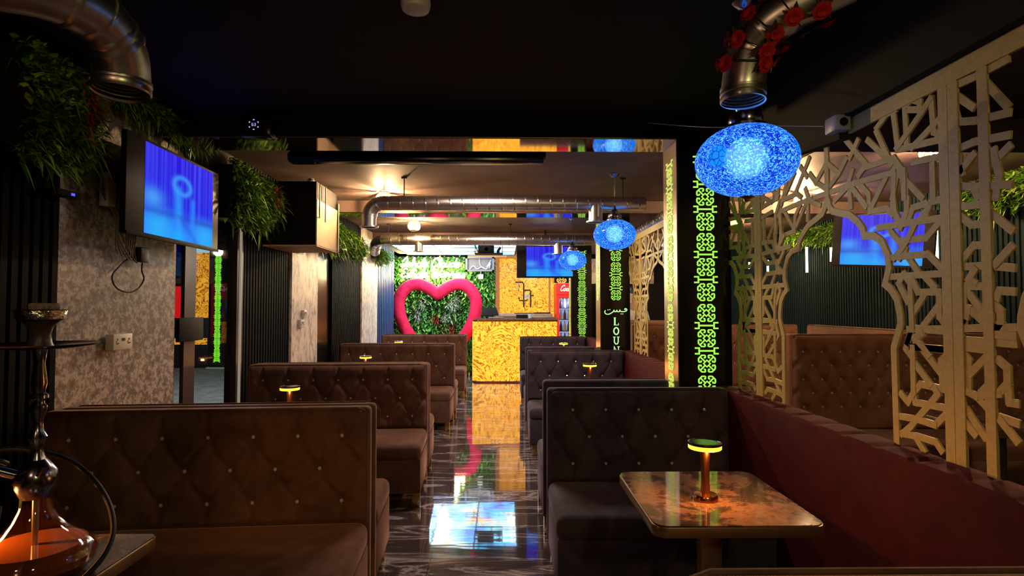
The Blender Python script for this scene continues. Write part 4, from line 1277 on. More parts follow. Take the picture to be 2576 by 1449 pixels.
# ================================================================== BLUE MOSAIC PENDANTS
def pendant(label, loc, rx, rz, power):
    t = thing('pendant_lamp', label, 'pendant lamp', loc, 0, 'blue mosaic pendant lamps above the right booths')
    n = 24
    prof = [(max(0.001, rx * math.sin(PI * k / n)) if 0 < k < n else 0.02, -rz * math.cos(PI * k / n)) for k in range(n + 1)]
    prof = [(r, z) for r, z in prof if not (z > rz * 0.93)]
    m_ = MB(); m_.lathe(prof, 64, cap=False); m_.build('mosaic_globe', M['mosaic'], t, smooth=80)
    m_ = MB(); m_.sphere((0, -0.0, 0.008), 0.085, n=28, m=16); m_.build('bulb', M['bulbblue'], t, smooth=80)
    zt = rz * 0.93
    m_ = MB(); m_.lathe([(rx * 0.40, zt - 0.006), (rx * 0.40, zt + 0.008), (rx * 0.34, zt + 0.012)], 32); m_.build('collar', M['chrome'], t)
    pr = [(rx * 0.30, zt + 0.010), (rx * 0.34, zt + 0.03), (rx * 0.31, zt + 0.052), (rx * 0.17, zt + 0.066), (rx * 0.20, zt + 0.078), (rx * 0.08, zt + 0.10), (rx * 0.05, zt + 0.13)]
    m_ = MB(); m_.lathe(pr, 20); m_.build('top_fitting', M['chrome'], t)
    m_ = MB(); m_.lathe([(0.030, -rz - 0.004), (0.022, -rz + 0.0)], 20); m_.lathe([(0.0, -rz - 0.024), (0.010, -rz - 0.020), (0.012, -rz - 0.012), (0.030, -rz - 0.003)], 20); m_.build('finial', M['gold'], t)
    m_ = MB(); m_.cyl(0.003, zt + 0.12, H_C - loc[2], 8); m_.build('chain', M['chrome'], t)
    m_ = MB(); m_.lathe([(0.0, H_C - loc[2] - 0.035), (0.02, H_C - loc[2] - 0.03), (0.045, H_C - loc[2] - 0.006), (0.045, H_C - loc[2])], 24); m_.build('ceiling_rose', M['chrome'], t)
    point_lamp('pendant_lamp_light', (loc[0], loc[1], loc[2] + 0.0), power, (0.10, 0.25, 1.0), 0.06)
    return t


pendant('large blue mosaic pendant lamp under the right steel duct, nearest the camera', (0.935, 2.15, 2.012), 0.190, 0.137, 7.0)
pendant('blue mosaic pendant lamp in front of the lettered pillar, middle one of three', (0.99, 5.02, 2.092), 0.190, 0.137, 2.5)
pendant('small distant blue mosaic pendant lamp beside the hanging television', (0.918, 7.55, 2.07), 0.186, 0.133, 2.5)

# ================================================================== CEILING GLOBE LAMPS
def dome_lamp(label, loc, power=1.0):
    t = thing('ceiling_lamp', label, 'ceiling lamp', loc, 0, 'warm ribbed glass ceiling lamps')
    m_ = MB(); m_.lathe([(0.055, 0.0), (0.055, -0.010), (0.020, -0.016), (0.0, -0.016)], 28); m_.build('ceiling_plate', M['copper'], t)
    m_ = MB(); m_.cyl(0.012, -0.06, -0.014, 14); m_.build('bulb_holder', M['copper'], t)
    m_ = MB(); m_.sphere((0, 0, -0.085), 0.024, 0.024, 0.028, 14, 10); m_.build('bulb', M['bulb'], t)
    m_ = MB()
    for k in range(14):
        a = 2 * PI * k / 14
        Mx = Matrix.Rotation(a, 4, 'Z')
        wv = 0.010 + 0.008 * ((k * 7) % 3) / 2
        vs = []
        prof = [(0.056, -0.022), (0.078, -0.05), (0.088, -0.085), (0.078, -0.12), (0.050, -0.145)]
        pts = [Mx @ Vector((r, 0, z)) for r, z in prof]
        s_ = Mx @ Vector((0, wv, 0))
        for p in pts: vs += [p + s_, p - s_]
        m_.add(vs, [(2 * i, 2 * i + 1, 2 * i + 3, 2 * i + 2) for i in range(4)])
    m_.build('ribbed_shade', M['shade'], t)
    m_ = MB(); m_.lathe([(0.054, -0.018), (0.058, -0.020), (0.058, -0.028), (0.054, -0.028)], 32, cap=False); m_.lathe([(0.045, -0.143), (0.052, -0.143), (0.052, -0.150), (0.0, -0.152)], 32); m_.build('rim', M['gold'], t)
    return t


M['shade'] = plain('crystal_rib', (0.9, 0.65, 0.35), 0.4)
M['shade'].node_tree.nodes['Principled BSDF'].inputs['Emission Color'].default_value = (1.0, 0.62, 0.25, 1)
M['shade'].node_tree.nodes['Principled BSDF'].inputs['Emission Strength'].default_value = 3.0
dome_lamp('warm ceiling lamp half hidden above the crossing steel duct', (-1.25, 5.85, H_C))
dome_lamp('glowing warm globe ceiling lamp between the two crossing ducts', (-1.24, 7.76, H_C))
dome_lamp('warm ceiling lamp in the side room seen through the lattice arch top', (3.12, 5.82, H_C))
dome_lamp('warm ceiling lamp in the side room, nearest, behind the right lattice', (3.08, 3.97, H_C))
point_lamp('side_room_fill', (2.9, 9.9, 2.5), 30, (1.0, 0.80, 0.65), 0.08)  # added fill light for the far end of the side room
dome_lamp('warm ceiling lamp deepest in the side room', (3.12, 8.0, H_C))

# ================================================================== PLANTS
def fern(mb, p, d_, L, wd, droop=0.5, n=4):
    """long curved leaf"""
    p = Vector(p); d_ = Vector(d_).normalized()
    s_ = d_.cross(Vector((0, 0, 1)))
    if s_.length < 0.1: s_ = Vector((1, 0, 0))
    s_.normalize()
    vs = []
    for i in range(n + 1):
        t_ = i / n
        q = p + d_ * (L * t_) + Vector((0, 0, -droop * L * t_ * t_))
        ww = wd * math.sin(PI * min(0.97, 0.08 + 0.92 * t_))
        vs += [q + s_ * ww, q - s_ * ww]
    mb.add(vs, [(2 * i, 2 * i + 1, 2 * i + 3, 2 * i + 2) for i in range(n)])


def rdir(r, out, spread=1.0):
    v = Vector(out) + Vector((r.gauss(0, 1), r.gauss(0, 1), r.gauss(0, 1))) * spread
    return v.normalized()


def greenery(name, label, x, side, y0, y1, prof, n, seed, reds=0):
    """hanging greenery on a wall-top shelf; prof(t)->(ztop, zbot, out)"""
    r = random.Random(seed)
    t = thing(name, label, 'greenery', (0, 0, 0), 0, 'artificial greenery along the tops of the walls')
    lm_ = MB(); fr_ = MB(); rd = MB()
    for k in range(n):
        f = r.random(); y = y0 + (y1 - y0) * f
        zt, zb, out = prof(f)
        a = r.random()
        z = zb + (zt - zb) * a
        bulge = out * math.sqrt(max(0, 1 - (2 * a - 1) ** 2 * 0.8))
        px = x + side * bulge * (0.55 + 0.45 * r.random())
        if r.random() < 0.28:
            fern(fr_, (px, y, z), rdir(r, (side * 0.8, 0, 0.15), 0.7), r.uniform(0.06, 0.13), r.uniform(0.004, 0.009), 0.55, 4)
        else:
            fern(lm_, (px, y, z), rdir(r, (side * 0.9, 0, 0.1), 0.6), r.uniform(0.025, 0.060), r.uniform(0.010, 0.022), 0.25, 2)
    s_ = MB(); 
    zt, zb, out = prof(0.5)
    s_.box(min(x, x + side * out * 0.5), max(x, x + side * out * 0.5), y0, y1, zb + 0.05, zt - 0.03); s_.build('planter', M['cable'], t, smooth=0)
    lm_.build('leaves', M['leaf'], t, smooth=0); fr_.build('fern_fronds', M['leaf'], t, smooth=0)
    for i in range(reds):
        rd = MB(); f = (i + 0.65) / (reds + 0.3) if reds > 1 else 0.72
        y = y0 + (y1 - y0) * f; zt, zb, out = prof(f)
        for k in range(70):
            fern(rd, (x + side * out * 1.0, y + r.gauss(0, .035), zb + (zt - zb) * 0.62 + r.gauss(0, .04)), rdir(r, (side, 0, 0.2), 0.8), r.uniform(.05, .10), .006, 0.4, 3)
        rd.build('red_foliage', M['leafred'], t, smooth=0)
    return t


def profA(f):
    # rises and falls along the wall
    return (2.58 - 0.02 * f, 2.12 - 0.05 * f + 0.05 * math.sin(f * 9), 0.26)

greenery('hanging_greenery', 'dark fern clump hanging low between the left steel duct and the television', XL, 1, 2.38, 2.78, lambda f: (2.60, 2.06 + 0.06 * f, 0.20), 1900, 19, 1)
greenery('hanging_greenery', 'long dark green fern mass above the television on the left wall', XL, 1, 2.98, 3.90, lambda f: (2.63, 2.53 + 0.01 * math.sin(f * 8), 0.15), 2600, 11, 1)
greenery('hanging_greenery', 'green fern mass with a red tuft above the glass door', XL, 1, 4.20, 4.88, lambda f: (2.56 - 0.04 * f, 2.14 - 0.08 * math.sin(f * 3.1), 0.26), 3600, 12, 1)
greenery('hanging_greenery', 'bright green ferns hanging beyond the beige air conditioning box', XL, 1, 6.0, 7.85, lambda f: (2.50 - 0.1 * f, 2.10 + 0.04 * math.sin(f * 12), 0.28), 3800, 13)
greenery('hanging_greenery', 'pale green leaves at the far end of the left wall near the heart', XL, 1, 9.0, 9.9, lambda f: (2.40, 2.18, 0.22), 1200, 14)
greenery('hanging_greenery', 'green ferns along the top of the side room wall beside the tilted television', XR, -1, 6.6, 8.4, lambda f: (2.54, 2.30, 0.34), 3000, 15)
greenery('hanging_greenery', 'green foliage high on the side room wall, seen through the near lattice', XR, -1, 3.3, 5.3, lambda f: (2.60, 2.30 - 0.05 * math.sin(f * 10), 0.32), 4200, 16, 2)

# living wall behind the heart
r = random.Random(21)
t = thing('plant_wall', 'artificial plant wall of bright green leaves behind the pink heart', 'plant wall', (0, 0, 0))
m_ = MB(); m_.box(XL - 0.2, -0.19, 11.90, 11.96, 0.0, 2.5); m_.build('backing_panel', M['cable'], t, smooth=0)
lv = MB()
for k in range(8200):
    x = r.uniform(XL - 0.18, -0.21); z = r.uniform(0.1, 2.49); d0 = r.random() * 0.07
    d_ = rdir(r, (0, -0.8, 0.0), 0.7)
    if d_.y > -0.1: d_.y = -0.2
    fern(lv, (x, 11.90 - d0, z), d_, r.uniform(0.04, 0.12), r.uniform(0.010, 0.028), 0.4, 3)
lv.build('leaves', M['leafwall'], t, smooth=0)
for nm, mat, spots, n_ in (('pale_foliage', 'leafpale', ((-1.72, 1.52), (-1.80, 1.30), (-1.14, 1.50), (-1.08, 1.40), (-1.20, 1.22), (-1.02, 1.58)), 80), ('red_foliage', 'leafred', ((-1.42, 1.18), (-1.1, 0.98), (-1.80, 1.98)), 60)):
    pf = MB()
    for cx, cz in spots:
        for k in range(n_):
            d_ = rdir(r, (0, -0.7, 0), 1.0)
            if d_.y > -0.1: d_.y = -0.15
            fern(pf, (cx + r.gauss(0, .05), 11.80, cz + r.gauss(0, .05)), d_, r.uniform(.07, .15), r.uniform(.008, .014), .2, 3)
    pf.build(nm, M[mat], t, smooth=0)

# ================================================================== HEART
hz = 11.50; k_ = hz / 1420
half = [(0, 743), (10, 733), (28, 722), (50, 715), (72, 720), (90, 738), (97, 762), (94, 790), (84, 818), (68, 845), (45, 872), (20, 895), (0, 908)]
ptsR = [(x * k_, 0, EYE - (y - 771) * k_) for x, y in half]
cv = catmull(ptsR, 5)
loop = [Vector(p) for p in cv] + [Vector((-p.x, 0, p.z)) for p in reversed(cv[1:-1])]
t = thing('heart_sculpture', 'big crimson velvet heart shaped ring standing before the plant wall', 'heart sculpture', ((1101 - 1268) * k_, hz, 0))
m_ = MB()
rr = [0.122 if 4 < i < len(loop) - 4 else 0.122 - 0.004 * (5 - min(i, len(loop) - i)) for i in range(len(loop))]
m_.tube(loop, rr, 20, closed=True, up=(0, 1, 0)); m_.build('velvet_ring', M['velPink'], t, smooth=70)
m_ = MB(); m_.box(-0.25, 0.25, -0.18, 0.18, 0.0, 0.30); m_.build('plinth', M['black'], t, bevel=0.01)
m_ = MB()
for i in (8, 26, len(loop) - 8, len(loop) - 26):
    ring(m_, loop[i], loop[i + 1] - loop[i], rr[i] + 0.001, 0.006, 0.003)
m_.build('seam', M['velPink'], t)

# ================================================================== NEON SCRIPT
GLY = {
 'a': (1.0, [[(.75, .8), (.4, 1), (.05, .6), (.1, .1), (.45, 0), (.75, .4), (.8, .95), (.8, .2), (1.0, 0)]]),
 'n': (.95, [[(0, 0), (.1, .9), (.12, .1), (.3, .8), (.55, 1), (.7, .7), (.7, .15), (.95, 0)]]),
 'h': (.9, [[(0, 0), (.25, 1.6), (.15, 2.2), (.02, 1.6), (.05, 0), (.25, .85), (.5, 1), (.65, .7), (.65, .15), (.9, 0)]]),
 'l': (.5, [[(0, 0), (.35, 1.3), (.3, 2.1), (.12, 1.8), (.1, .4), (.3, 0), (.5, .1)]]),
 'e': (.8, [[(0, .35), (.5, .65), (.45, 1), (.2, 1), (.05, .5), (.2, .05), (.5, 0), (.8, .3)]]),
 'o': (.95, [[(.5, 1), (.1, .8), (.05, .25), (.4, 0), (.75, .35), (.65, .9), (.45, 1), (.6, .75), (1, .8)]]),
 'u': (.95, [[(0, .9), (.05, .2), (.3, 0), (.6, .3), (.7, 1), (.7, .2), (.95, 0)]]),
 'd': (1.05, [[(.75, .8), (.4, 1), (.05, .6), (.1, .1), (.45, 0), (.75, .4), (.9, 2.1), (.8, .3), (1.05, 0)]]),
 's': (.75, [[(0, 0), (.4, 1.05), (.55, .6), (.6, .2), (.35, 0), (.1, .1)]]),
 'x': (.85, [[(0, .9), (.2, .9), (.5, .1), (.8, .05)], [(.7, 1), (.05, 0)]]),
 'r': (.8, [[(0, 0), (.15, 1.1), (.3, .85), (.55, .9), (.5, .3), (.8, 0)]]),
 'i': (.45, [[(0, .2), (.2, 1), (.2, .2), (.45, 0)], [(.22, 1.4), (.27, 1.48)]]),
 'c': (.75, [[(.7, .8), (.35, 1), (.05, .5), (.3, 0), (.8, .2)]]),
 '-': (.5, [[(.05, .5), (.45, .5)]]),
 'I': (1.0, [[(0, 1.3), (.5, 2.2), (.9, 1.6), (.5, .3), (.1, 0), (-.2, .5), (.4, .7)]]),
 'C': (1.35, [[(1.2, 1.7), (1.0, 2.2), (.4, 1.8), (.1, .8), (.4, 0), (1.0, .2), (1.3, .7)]]),
 'E': (1.05, [[(1.0, 1.9), (.6, 2.2), (.25, 1.7), (.6, 1.15), (.15, .9), (.1, .3), (.5, 0), (1.0, .4)]]),
 'W': (1.75, [[(0, 1.9), (.3, 2.1), (.3, .2), (.5, 0), (.9, 1.6), (.9, .2), (1.2, 0), (1.6, 1.6), (1.8, 2.1)]]),
 ' ': (.5, []),
}


def script(mb, text, width, xh, r_, F, slant=0.25):
    tot = sum(GLY[c][0] for c in text)
    sx = width / tot; x = 0
    for c in text:
        adv, st = GLY[c]
        for pl in st:
            p = [F @ Vector(((x + a) * sx + b * xh * slant, b * xh, 0)) for a, b in pl]
            mb.tube(catmull(p, 4), r_, 6)
        x += adv


F = frame((0, 11.50, 0), (1, 0, 0), (0, 0, 1))
t = thing('neon_sign', 'white glowing cursive neon sign in two lines above the pink heart', 'neon sign', (0, 0, 0))
kk = 11.5 / 1420
m_ = MB(); script(m_, 'Inhale Clouds', 1.20, 0.085, 0.0125, frame((-2.12, 11.66, EYE + (771 - 670) * kk), (1, 0, 0), (0, 0, 1)))
m_.build('upper_line', M['neon'], t, smooth=60)
m_ = MB(); script(m_, 'Exhale Worries', 1.33, 0.085, 0.0125, frame((-2.19 + 0.05, 11.66, EYE + (771 - 697) * kk), (1, 0, 0), (0, 0, 1)))
m_.build('lower_line', M['neon'], t, smooth=60)
m_ = MB(); m_.box(-2.1, -0.85, 11.675, 11.68, 2.02, 2.44); bp_ = m_.build('backing_sheet', thin_glass('clear_acrylic', (0.97, 0.97, 0.97), 0.02), t, smooth=0)

# ================================================================== BAR
# backlit counter, rounded at its left front corner
def counter_outline(x0, x1, y0, y1, rc):
    o = [(x1, y0), (x1, y1), (x0, y1)]
    for k in range(9):
        a = R(180 + 90 * k / 8)
        o.append((x0 + rc + rc * math.cos(a), y0 + rc + rc * math.sin(a)))
    return o[::1]

t = thing('bar_counter', 'bar counter faced with glowing amber onyx under a dark top', 'bar counter', (0, 0, 0))
m_ = MB(); m_.prism(list(reversed(counter_outline(-0.612, 1.01, 10.78, 11.30, 0.16)))[::-1], 1.13, Matrix.Translation((0, 0, 0.03))); m_.build('onyx_front', M['onyx'], t, smooth=40)
m_ = MB(); m_.prism(counter_outline(-0.60, 1.00, 10.80, 11.29, 0.15), 0.03, Matrix.Translation((0, 0, 0.0))); m_.build('kick_plate', M['copper'], t, smooth=40)
m_ = MB(); m_.prism(counter_outline(-0.60, 1.02, 10.765, 11.33, 0.16), 0.03, Matrix.Translation((0, 0, 1.162))); m_.build('shadow_gap', M['copper'], t, smooth=40)
m_ = MB(); m_.prism(counter_outline(-0.56, 1.03, 10.75, 11.36, 0.16), 0.032, Matrix.Translation((0, 0, 1.193))); m_.build('worktop', plain('polished_brown_granite', (0.16, 0.10, 0.075), 0.12, noise=0.4, scale=30), t, smooth=40)
# onyx wall panel with frame
t = thing('onyx_wall_panel', 'glowing amber onyx wall panel with orange frame behind the bar', 'wall panel', (0, 0, 0))
m_ = MB(); m_.box(-0.10, 1.62, 12.40, 12.42, 1.0, 2.52); m_.build('onyx_sheet', M['onyx2'], t, smooth=0)
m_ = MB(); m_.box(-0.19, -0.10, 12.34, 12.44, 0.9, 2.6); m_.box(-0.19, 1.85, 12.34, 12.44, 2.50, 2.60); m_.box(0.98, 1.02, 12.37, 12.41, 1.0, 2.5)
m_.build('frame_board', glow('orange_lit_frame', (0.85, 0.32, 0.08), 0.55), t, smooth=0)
m_ = MB(); m_.box(-0.75, 0.05, 11.62, 11.70, 2.46, 2.53); struct(m_, 'trim_8', M['orange'], smooth=0)
flat = MB(); flat.box(-0.19, XR, 12.45, 12.7, 0, H_C); struct(flat, 'wall_bar', M['black'], smooth=0)
# back counter
t = thing('back_counter', 'grey back counter behind the bar below the onyx wall', 'counter', (0, 0, 0))
m_ = MB(); m_.box(-0.12, 1.0, 11.85, 12.30, 0.0, 1.24); m_.build('cabinet', plain('dark_cabinet', (0.06, 0.05, 0.05), 0.4), t, smooth=0)
m_ = MB(); m_.box(-0.14, 1.02, 11.83, 12.32, 1.24, 1.30); m_.build('worktop', plain('grey_stone', (0.32, 0.29, 0.28), 0.25, noise=0.2), t, bevel=0.004)

def simple(name, label, cat, mat, fn, group=None, bevel=0.004, smooth=35):
    m_ = MB(); fn(m_); o = m_.build(name, mat, None, bevel=bevel, smooth=smooth)
    return tag(o, label, cat, group)

# point of sale screen
t = thing('till_screen', 'dark tilted till screen on the left end of the bar counter', 'till', (-0.27, 11.02, 1.2255), R(8))
F = frame((0, 0.0, 0.045), (1, 0, 0), (0, 0.45, 0.9))
m_ = MB(); m_.prism([(-0.17, 0), (0.17, 0), (0.125, 0.17), (-0.125, 0.17)], 0.02, F); m_.build('display', M['black'], t, bevel=0.003)
m_ = MB(); m_.box(-0.07, 0.07, -0.02, 0.12, 0.0, 0.05); m_.build('stand', M['black'], t, bevel=0.004)
simple('keyboard', 'flat grey keyboard lying before the till screen on the bar', 'keyboard', plain('grey_plastic', (0.22, 0.21, 0.22), 0.4), lambda m: m.box(-0.30, 0.0, 10.80, 10.92, 1.2255, 1.247))
simple('receipt_printer', 'low dark box beside the till on the bar counter', 'printer', M['black'], lambda m: m.box(0.24, 0.46, 11.0, 11.2, 1.2255, 1.29))
simple('serving_tray', 'shallow grey serving tray on the right half of the bar', 'tray', plain('brushed_tray', (0.45, 0.44, 0.46), 0.3, 0.8), lambda m: m.box(0.52, 0.98, 10.95, 11.25, 1.2255, 1.25))
simple('cup', 'pale blue cup standing on the bar near the tray', 'cup', plain('pale_blue_ceramic', (0.45, 0.65, 0.8), 0.3), lambda m: m.lathe([(0.0, 0), (0.028, 0), (0.036, 0.08), (0.031, 0.078), (0.024, 0.006), (0, 0.006)], 18, Matrix.Translation((0.50, 10.9, 1.2255))), bevel=0)
simple('knife_roll', 'long dark bar tool lying on the back counter', 'bar tool', M['black'], lambda m: m.box(0.62, 0.98, 11.9, 12.0, 1.3005, 1.325))

# pipe dispenser with gauge
t = thing('pipe_dispenser', 'dark pipework tap with a white round gauge on the back counter', 'tap', (0, 11.95, 1.3005))
kx = 11.95 / 1420
def q(u, v): return ((1160 + u / 5.573 - 1268) * kx, 0, EYE - (600 + v / 5.573 - 771) * kx - 1.3005)
m_ = MB()
for pl in ([(878, 965), (878, 640), (862, 612), (760, 612)], [(975, 965), (975, 740), (965, 725), (880, 725)], [(810, 825), (820, 870), (920, 870), (928, 850)]):
    m_.tube([q(*p) for p in pl], 0.016, 10)
m_.build('pipes', M['cable'], t)
m_ = MB(); m_.tube([q(803, 560), q(803, 640)], 0.012, 8); m_.tube([q(800, 632), q(806, 690)], [0.014, 0.035], 10); m_.build('tap_head', M['copper'], t)
m_ = MB(); m_.tube([q(806, 690), q(808, 745)], 0.007, 8); m_.build('chain', M['cable'], t)
m_ = MB(); m_.tube([q(975, 800), q(1015, 800)], [0.01, 0.02], 8); m_.build('valve', M['cable'], t)
gx = q(925, 812)
m_ = MB(); m_.cyl(0.055, -0.005, 0.02, 24, frame((gx[0], -0.02, gx[2]), (1, 0, 0), (0, 0, 1))); m_.build('gauge', glow('white_gauge_face', (1, 0.9, 0.8), 0.5), t)
m_ = MB(); m_.stroke([(-.025, -.015), (.025, .02)], .006, .003, frame((gx[0], -0.042, gx[2]), (1, 0, 0), (0, 0, 1))); m_.build('needle', M['cable'], t)
m_ = MB(); m_.box(q(745, 0)[0], q(1025, 0)[0], -0.10, 0.10, 0.0, 0.016); m_.build('wooden_base', M['cable'], t)

# ---------------- drinks fridge
t = thing('drinks_fridge', 'red glass door drinks fridge with a white script header behind the bar', 'fridge', (0, 0, 0))
fx0, fx1, fy = 1.09, 1.70, 11.75
m_ = MB()
m_.box(fx0, fx1, fy + 0.55, fy + 0.60, 0.0, 1.93); m_.box(fx0, fx0 + 0.05, fy, fy + 0.55, 0, 1.93); m_.box(fx1 - 0.05, fx1, fy, fy + 0.55, 0, 1.93); m_.box(fx0, fx1, fy, fy + 0.6, 0.0, 0.25); m_.box(fx0 + 0.04, fx1 - 0.04, fy + 0.02, fy + 0.55, 1.64, 1.93)
m_.build('cabinet', M['red'], t, smooth=0)
m_ = MB(); m_.box(fx0 + 0.0, fx1, fy - 0.02, fy - 0.001, 1.70, 1.93); hd = m_.build('header', M['redglow'], t, smooth=0)
m_ = MB(); script(m_, 'Coca-Cola', 0.44, 0.055, 0.0085, frame((fx0 + 0.075, fy - 0.028, 1.775), (1, 0, 0), (0, 0, 1)), 0.35); m_.build('script_lettering', M['whiteglow'], hd, smooth=60)
m_ = MB(); m_.box(fx0, fx0 + 0.06, fy - 0.02, fy, 0.25, 1.69); m_.box(fx1 - 0.06, fx1, fy - 0.02, fy, 0.25, 1.69); m_.box(fx0 + 0.06, fx1 - 0.06, fy - 0.02, fy, 1.63, 1.69); m_.box(fx0 + 0.06, fx1 - 0.06, fy - 0.02, fy, 0.25, 0.31); m_.build('door_frame', M['redglow'], t, smooth=0)
m_ = MB(); m_.box(fx0 + 0.06, fx1 - 0.06, fy - 0.012, fy - 0.006, 0.31, 1.63); m_.build('door_glass', M['glasspane'], t, smooth=0)
m_ = MB(); m_.box(fx0 + 0.05, fx1 - 0.05, fy + 0.50, fy + 0.54, 0.26, 1.62); m_.build('lit_liner', glow('cool_cabinet_back_light', (0.45, 0.55, 1.0), 1.0), t, smooth=0)
for z in (0.70, 0.94, 1.18, 1.42):
    m_ = MB(); m_.box(fx0 + 0.05, fx1 - 0.05, fy + 0.03, fy + 0.49, z - 0.012, z); m_.build('shelf', plain('blue_grey_shelf', (0.12, 0.14, 0.28), 0.4), t, smooth=0)
bott = MB(); bott.lathe([(0, 0), (0.030, 0.0), (0.032, 0.01), (0.030, 0.10), (0.024, 0.125), (0.012, 0.16), (0.012, 0.185)], 16)
caps = MB(); caps.lathe([(0.014, 0.185), (0.014, 0.20), (0, 0.20)], 12)
M['bottle_pink'] = plain('pale_bottle', (0.85, 0.75, 0.85), 0.2); M['bottle_dark'] = plain('dark_bottle', (0.10, 0.10, 0.22), 0.15)
M['bottle_pink'].node_tree.nodes['Principled BSDF'].inputs['Emission Color'].default_value = (0.8, 0.75, 1, 1)
for mat_k, nm in (('bottle_pink', 'pale'), ('bottle_dark', 'dark')):
    b0 = bott.build('bottle', M[mat_k]); cp = caps.build('cap', M['white'], b0)
    first_used = False
    for r_i, z in enumerate((0.70, 0.94, 1.18, 1.42)):
        cnt = 0
        for c_i in range(6):
            if (c_i + r_i) % 2 != (0 if nm == 'pale' else 1): continue
            if not first_used: b = b0; first_used = True
            else: b = copy_tree(b0)
            b.location = (fx0 + 0.105 + c_i * 0.08, fy + 0.10, z + 0.0004)
            side = ('left end', 'second place from the left', 'third place from the left', 'third place from the right', 'second place from the right', 'right end')[c_i]
            tag(b, '%s bottle at the %s of the %s fridge shelf' % (nm, side, ('lowest', 'second lowest', 'second highest', 'top')[r_i]), 'bottle', 'bottles in the drinks fridge')
point_lamp('fridge_light', (1.30, 11.77, 1.55), 6, (0.75, 0.8, 1.0), 0.05)

# small gold ornament plaque above the fridge
t = thing('ornament_plaque', 'small dark plaque with a lit gold ornament above the fridge', 'plaque', (0, 0, 0))
m_ = MB(); m_.box(1.07, 1.38, 12.0, 12.03, 1.95, 2.15); m_.build('board', M['black'], t)
m_ = MB(); F = frame((0, 11.998, 0), (1, 0, 0), (0, 0, 1)); motif(m_, 1.225, 2.05, 0.10, 0.022, 0.004, F); m_.build('ornament', glow('amber_backlit_ornament', (1.0, 0.62, 0.12), 0.9), t, smooth=0)

# wall cabinet of cables and projector shelf
t = thing('cable_cabinet', 'grey wall cabinet with white cables mounted on the plant wall', 'cabinet', (0, 0, 0))
m_ = MB(); m_.box(-0.78, -0.20, 11.38, 11.40 + 0.10, 2.16, 2.19); m_.box(-0.78, -0.20, 11.38, 11.48, 2.42, 2.45); m_.box(-0.78, -0.74, 11.38, 11.48, 2.16, 2.45); m_.box(-0.24, -0.20, 11.38, 11.48, 2.16, 2.45); m_.box(-0.78, -0.20, 11.47, 11.49, 2.16, 2.45)
m_.build('box', plain('grey_enamel', (0.20, 0.20, 0.22), 0.4), t, smooth=0)
m_ = MB()
m_.tube(catmull([(-0.70, 11.42, 2.20), (-0.62, 11.41, 2.27), (-0.55, 11.42, 2.21), (-0.45, 11.41, 2.25), (-0.36, 11.42, 2.21), (-0.28, 11.41, 2.33), (-0.30, 11.42, 2.22)], 5), 0.010, 6)
m_.tube(catmull([(-0.50, 11.42, 2.44), (-0.49, 11.41, 2.30), (-0.42, 11.41, 2.22)], 5), 0.006, 6); m_.tube(catmull([(-0.26, 11.41, 2.40), (-0.32, 11.41, 2.30), (-0.36, 11.41, 2.25)], 5), 0.008, 6)
m_.build('cable', M['white'], t)
simple('power_adapter', 'small white power adapter hanging under the cable cabinet', 'adapter', M['white'], lambda m: (m.box(-0.52, -0.42, 11.36, 11.39, 2.00, 2.10), m.tube([(-0.47, 11.375, 2.10), (-0.47, 11.40, 2.165)], 0.006, 6)), bevel=0.006)
t = thing('ceiling_projector', 'dark boxy device on a shelf hanging under the backlit ceiling', 'projector', (0, 0, 0))
m_ = MB(); m_.box(-0.44, -0.17, 9.50, 9.72, 2.36, 2.50); m_.build('body', M['black'], t, bevel=0.01)
m_ = MB(); m_.box(-0.50, -0.02, 9.45, 9.75, 2.340, 2.352); m_.build('shelf', M['black'], t)
m_ = MB(); m_.tube([(-0.49, 9.6, 2.345), (-0.49, 9.6, 2.508)], 0.006, 8); m_.tube([(-0.03, 9.6, 2.345), (-0.03, 9.6, 2.508)], 0.006, 8); m_.build('hanger', M['black'], t)
m_ = MB(); m_.cyl(0.03, -0.012, 0.0, 18, frame((-0.30, 9.50, 2.42), (1, 0, 0), (0, 0, 1))); m_.build('lens', M['chrome'], t)
simple('small_gadget', 'small dark rounded gadget beside the device under the backlit ceiling', 'gadget', M['black'], lambda m: m.tube([(-0.10, 9.6, 2.3525), (-0.10, 9.6, 2.40), (-0.06, 9.6, 2.46)], [0.03, 0.025, 0.02], 12), bevel=0)

# ================================================================== CEILING DEVICES
t = thing('projection_screen', 'black rolled up projection screen casing hanging behind the front beam', 'projection screen', (0, 0, 0))
m_ = MB(); m_.box(-1.36, 0.285, 3.96, 4.06, 2.47, 2.56); m_.build('casing', M['blackgloss'], t, bevel=0.015)
m_ = MB(); m_.tube([(-1.53, 4.01, 2.515), (-1.50, 4.01, 2.515), (-1.345, 4.01, 2.515)], [0.035, 0.055, 0.055], 20); m_.build('motor_housing', M['black'], t)
m_ = MB(); m_.box(0.245, 0.295, 3.94, 4.08, 2.50, 2.575); m_.build('end_cap', M['blackgloss'], t, bevel=0.004)
for x in (-1.2, 0.1):
    m_ = MB(); m_.box(x - 0.02, x + 0.02, 4.0, 4.02, 2.55, H_C); m_.build('bracket', M['black'], t)

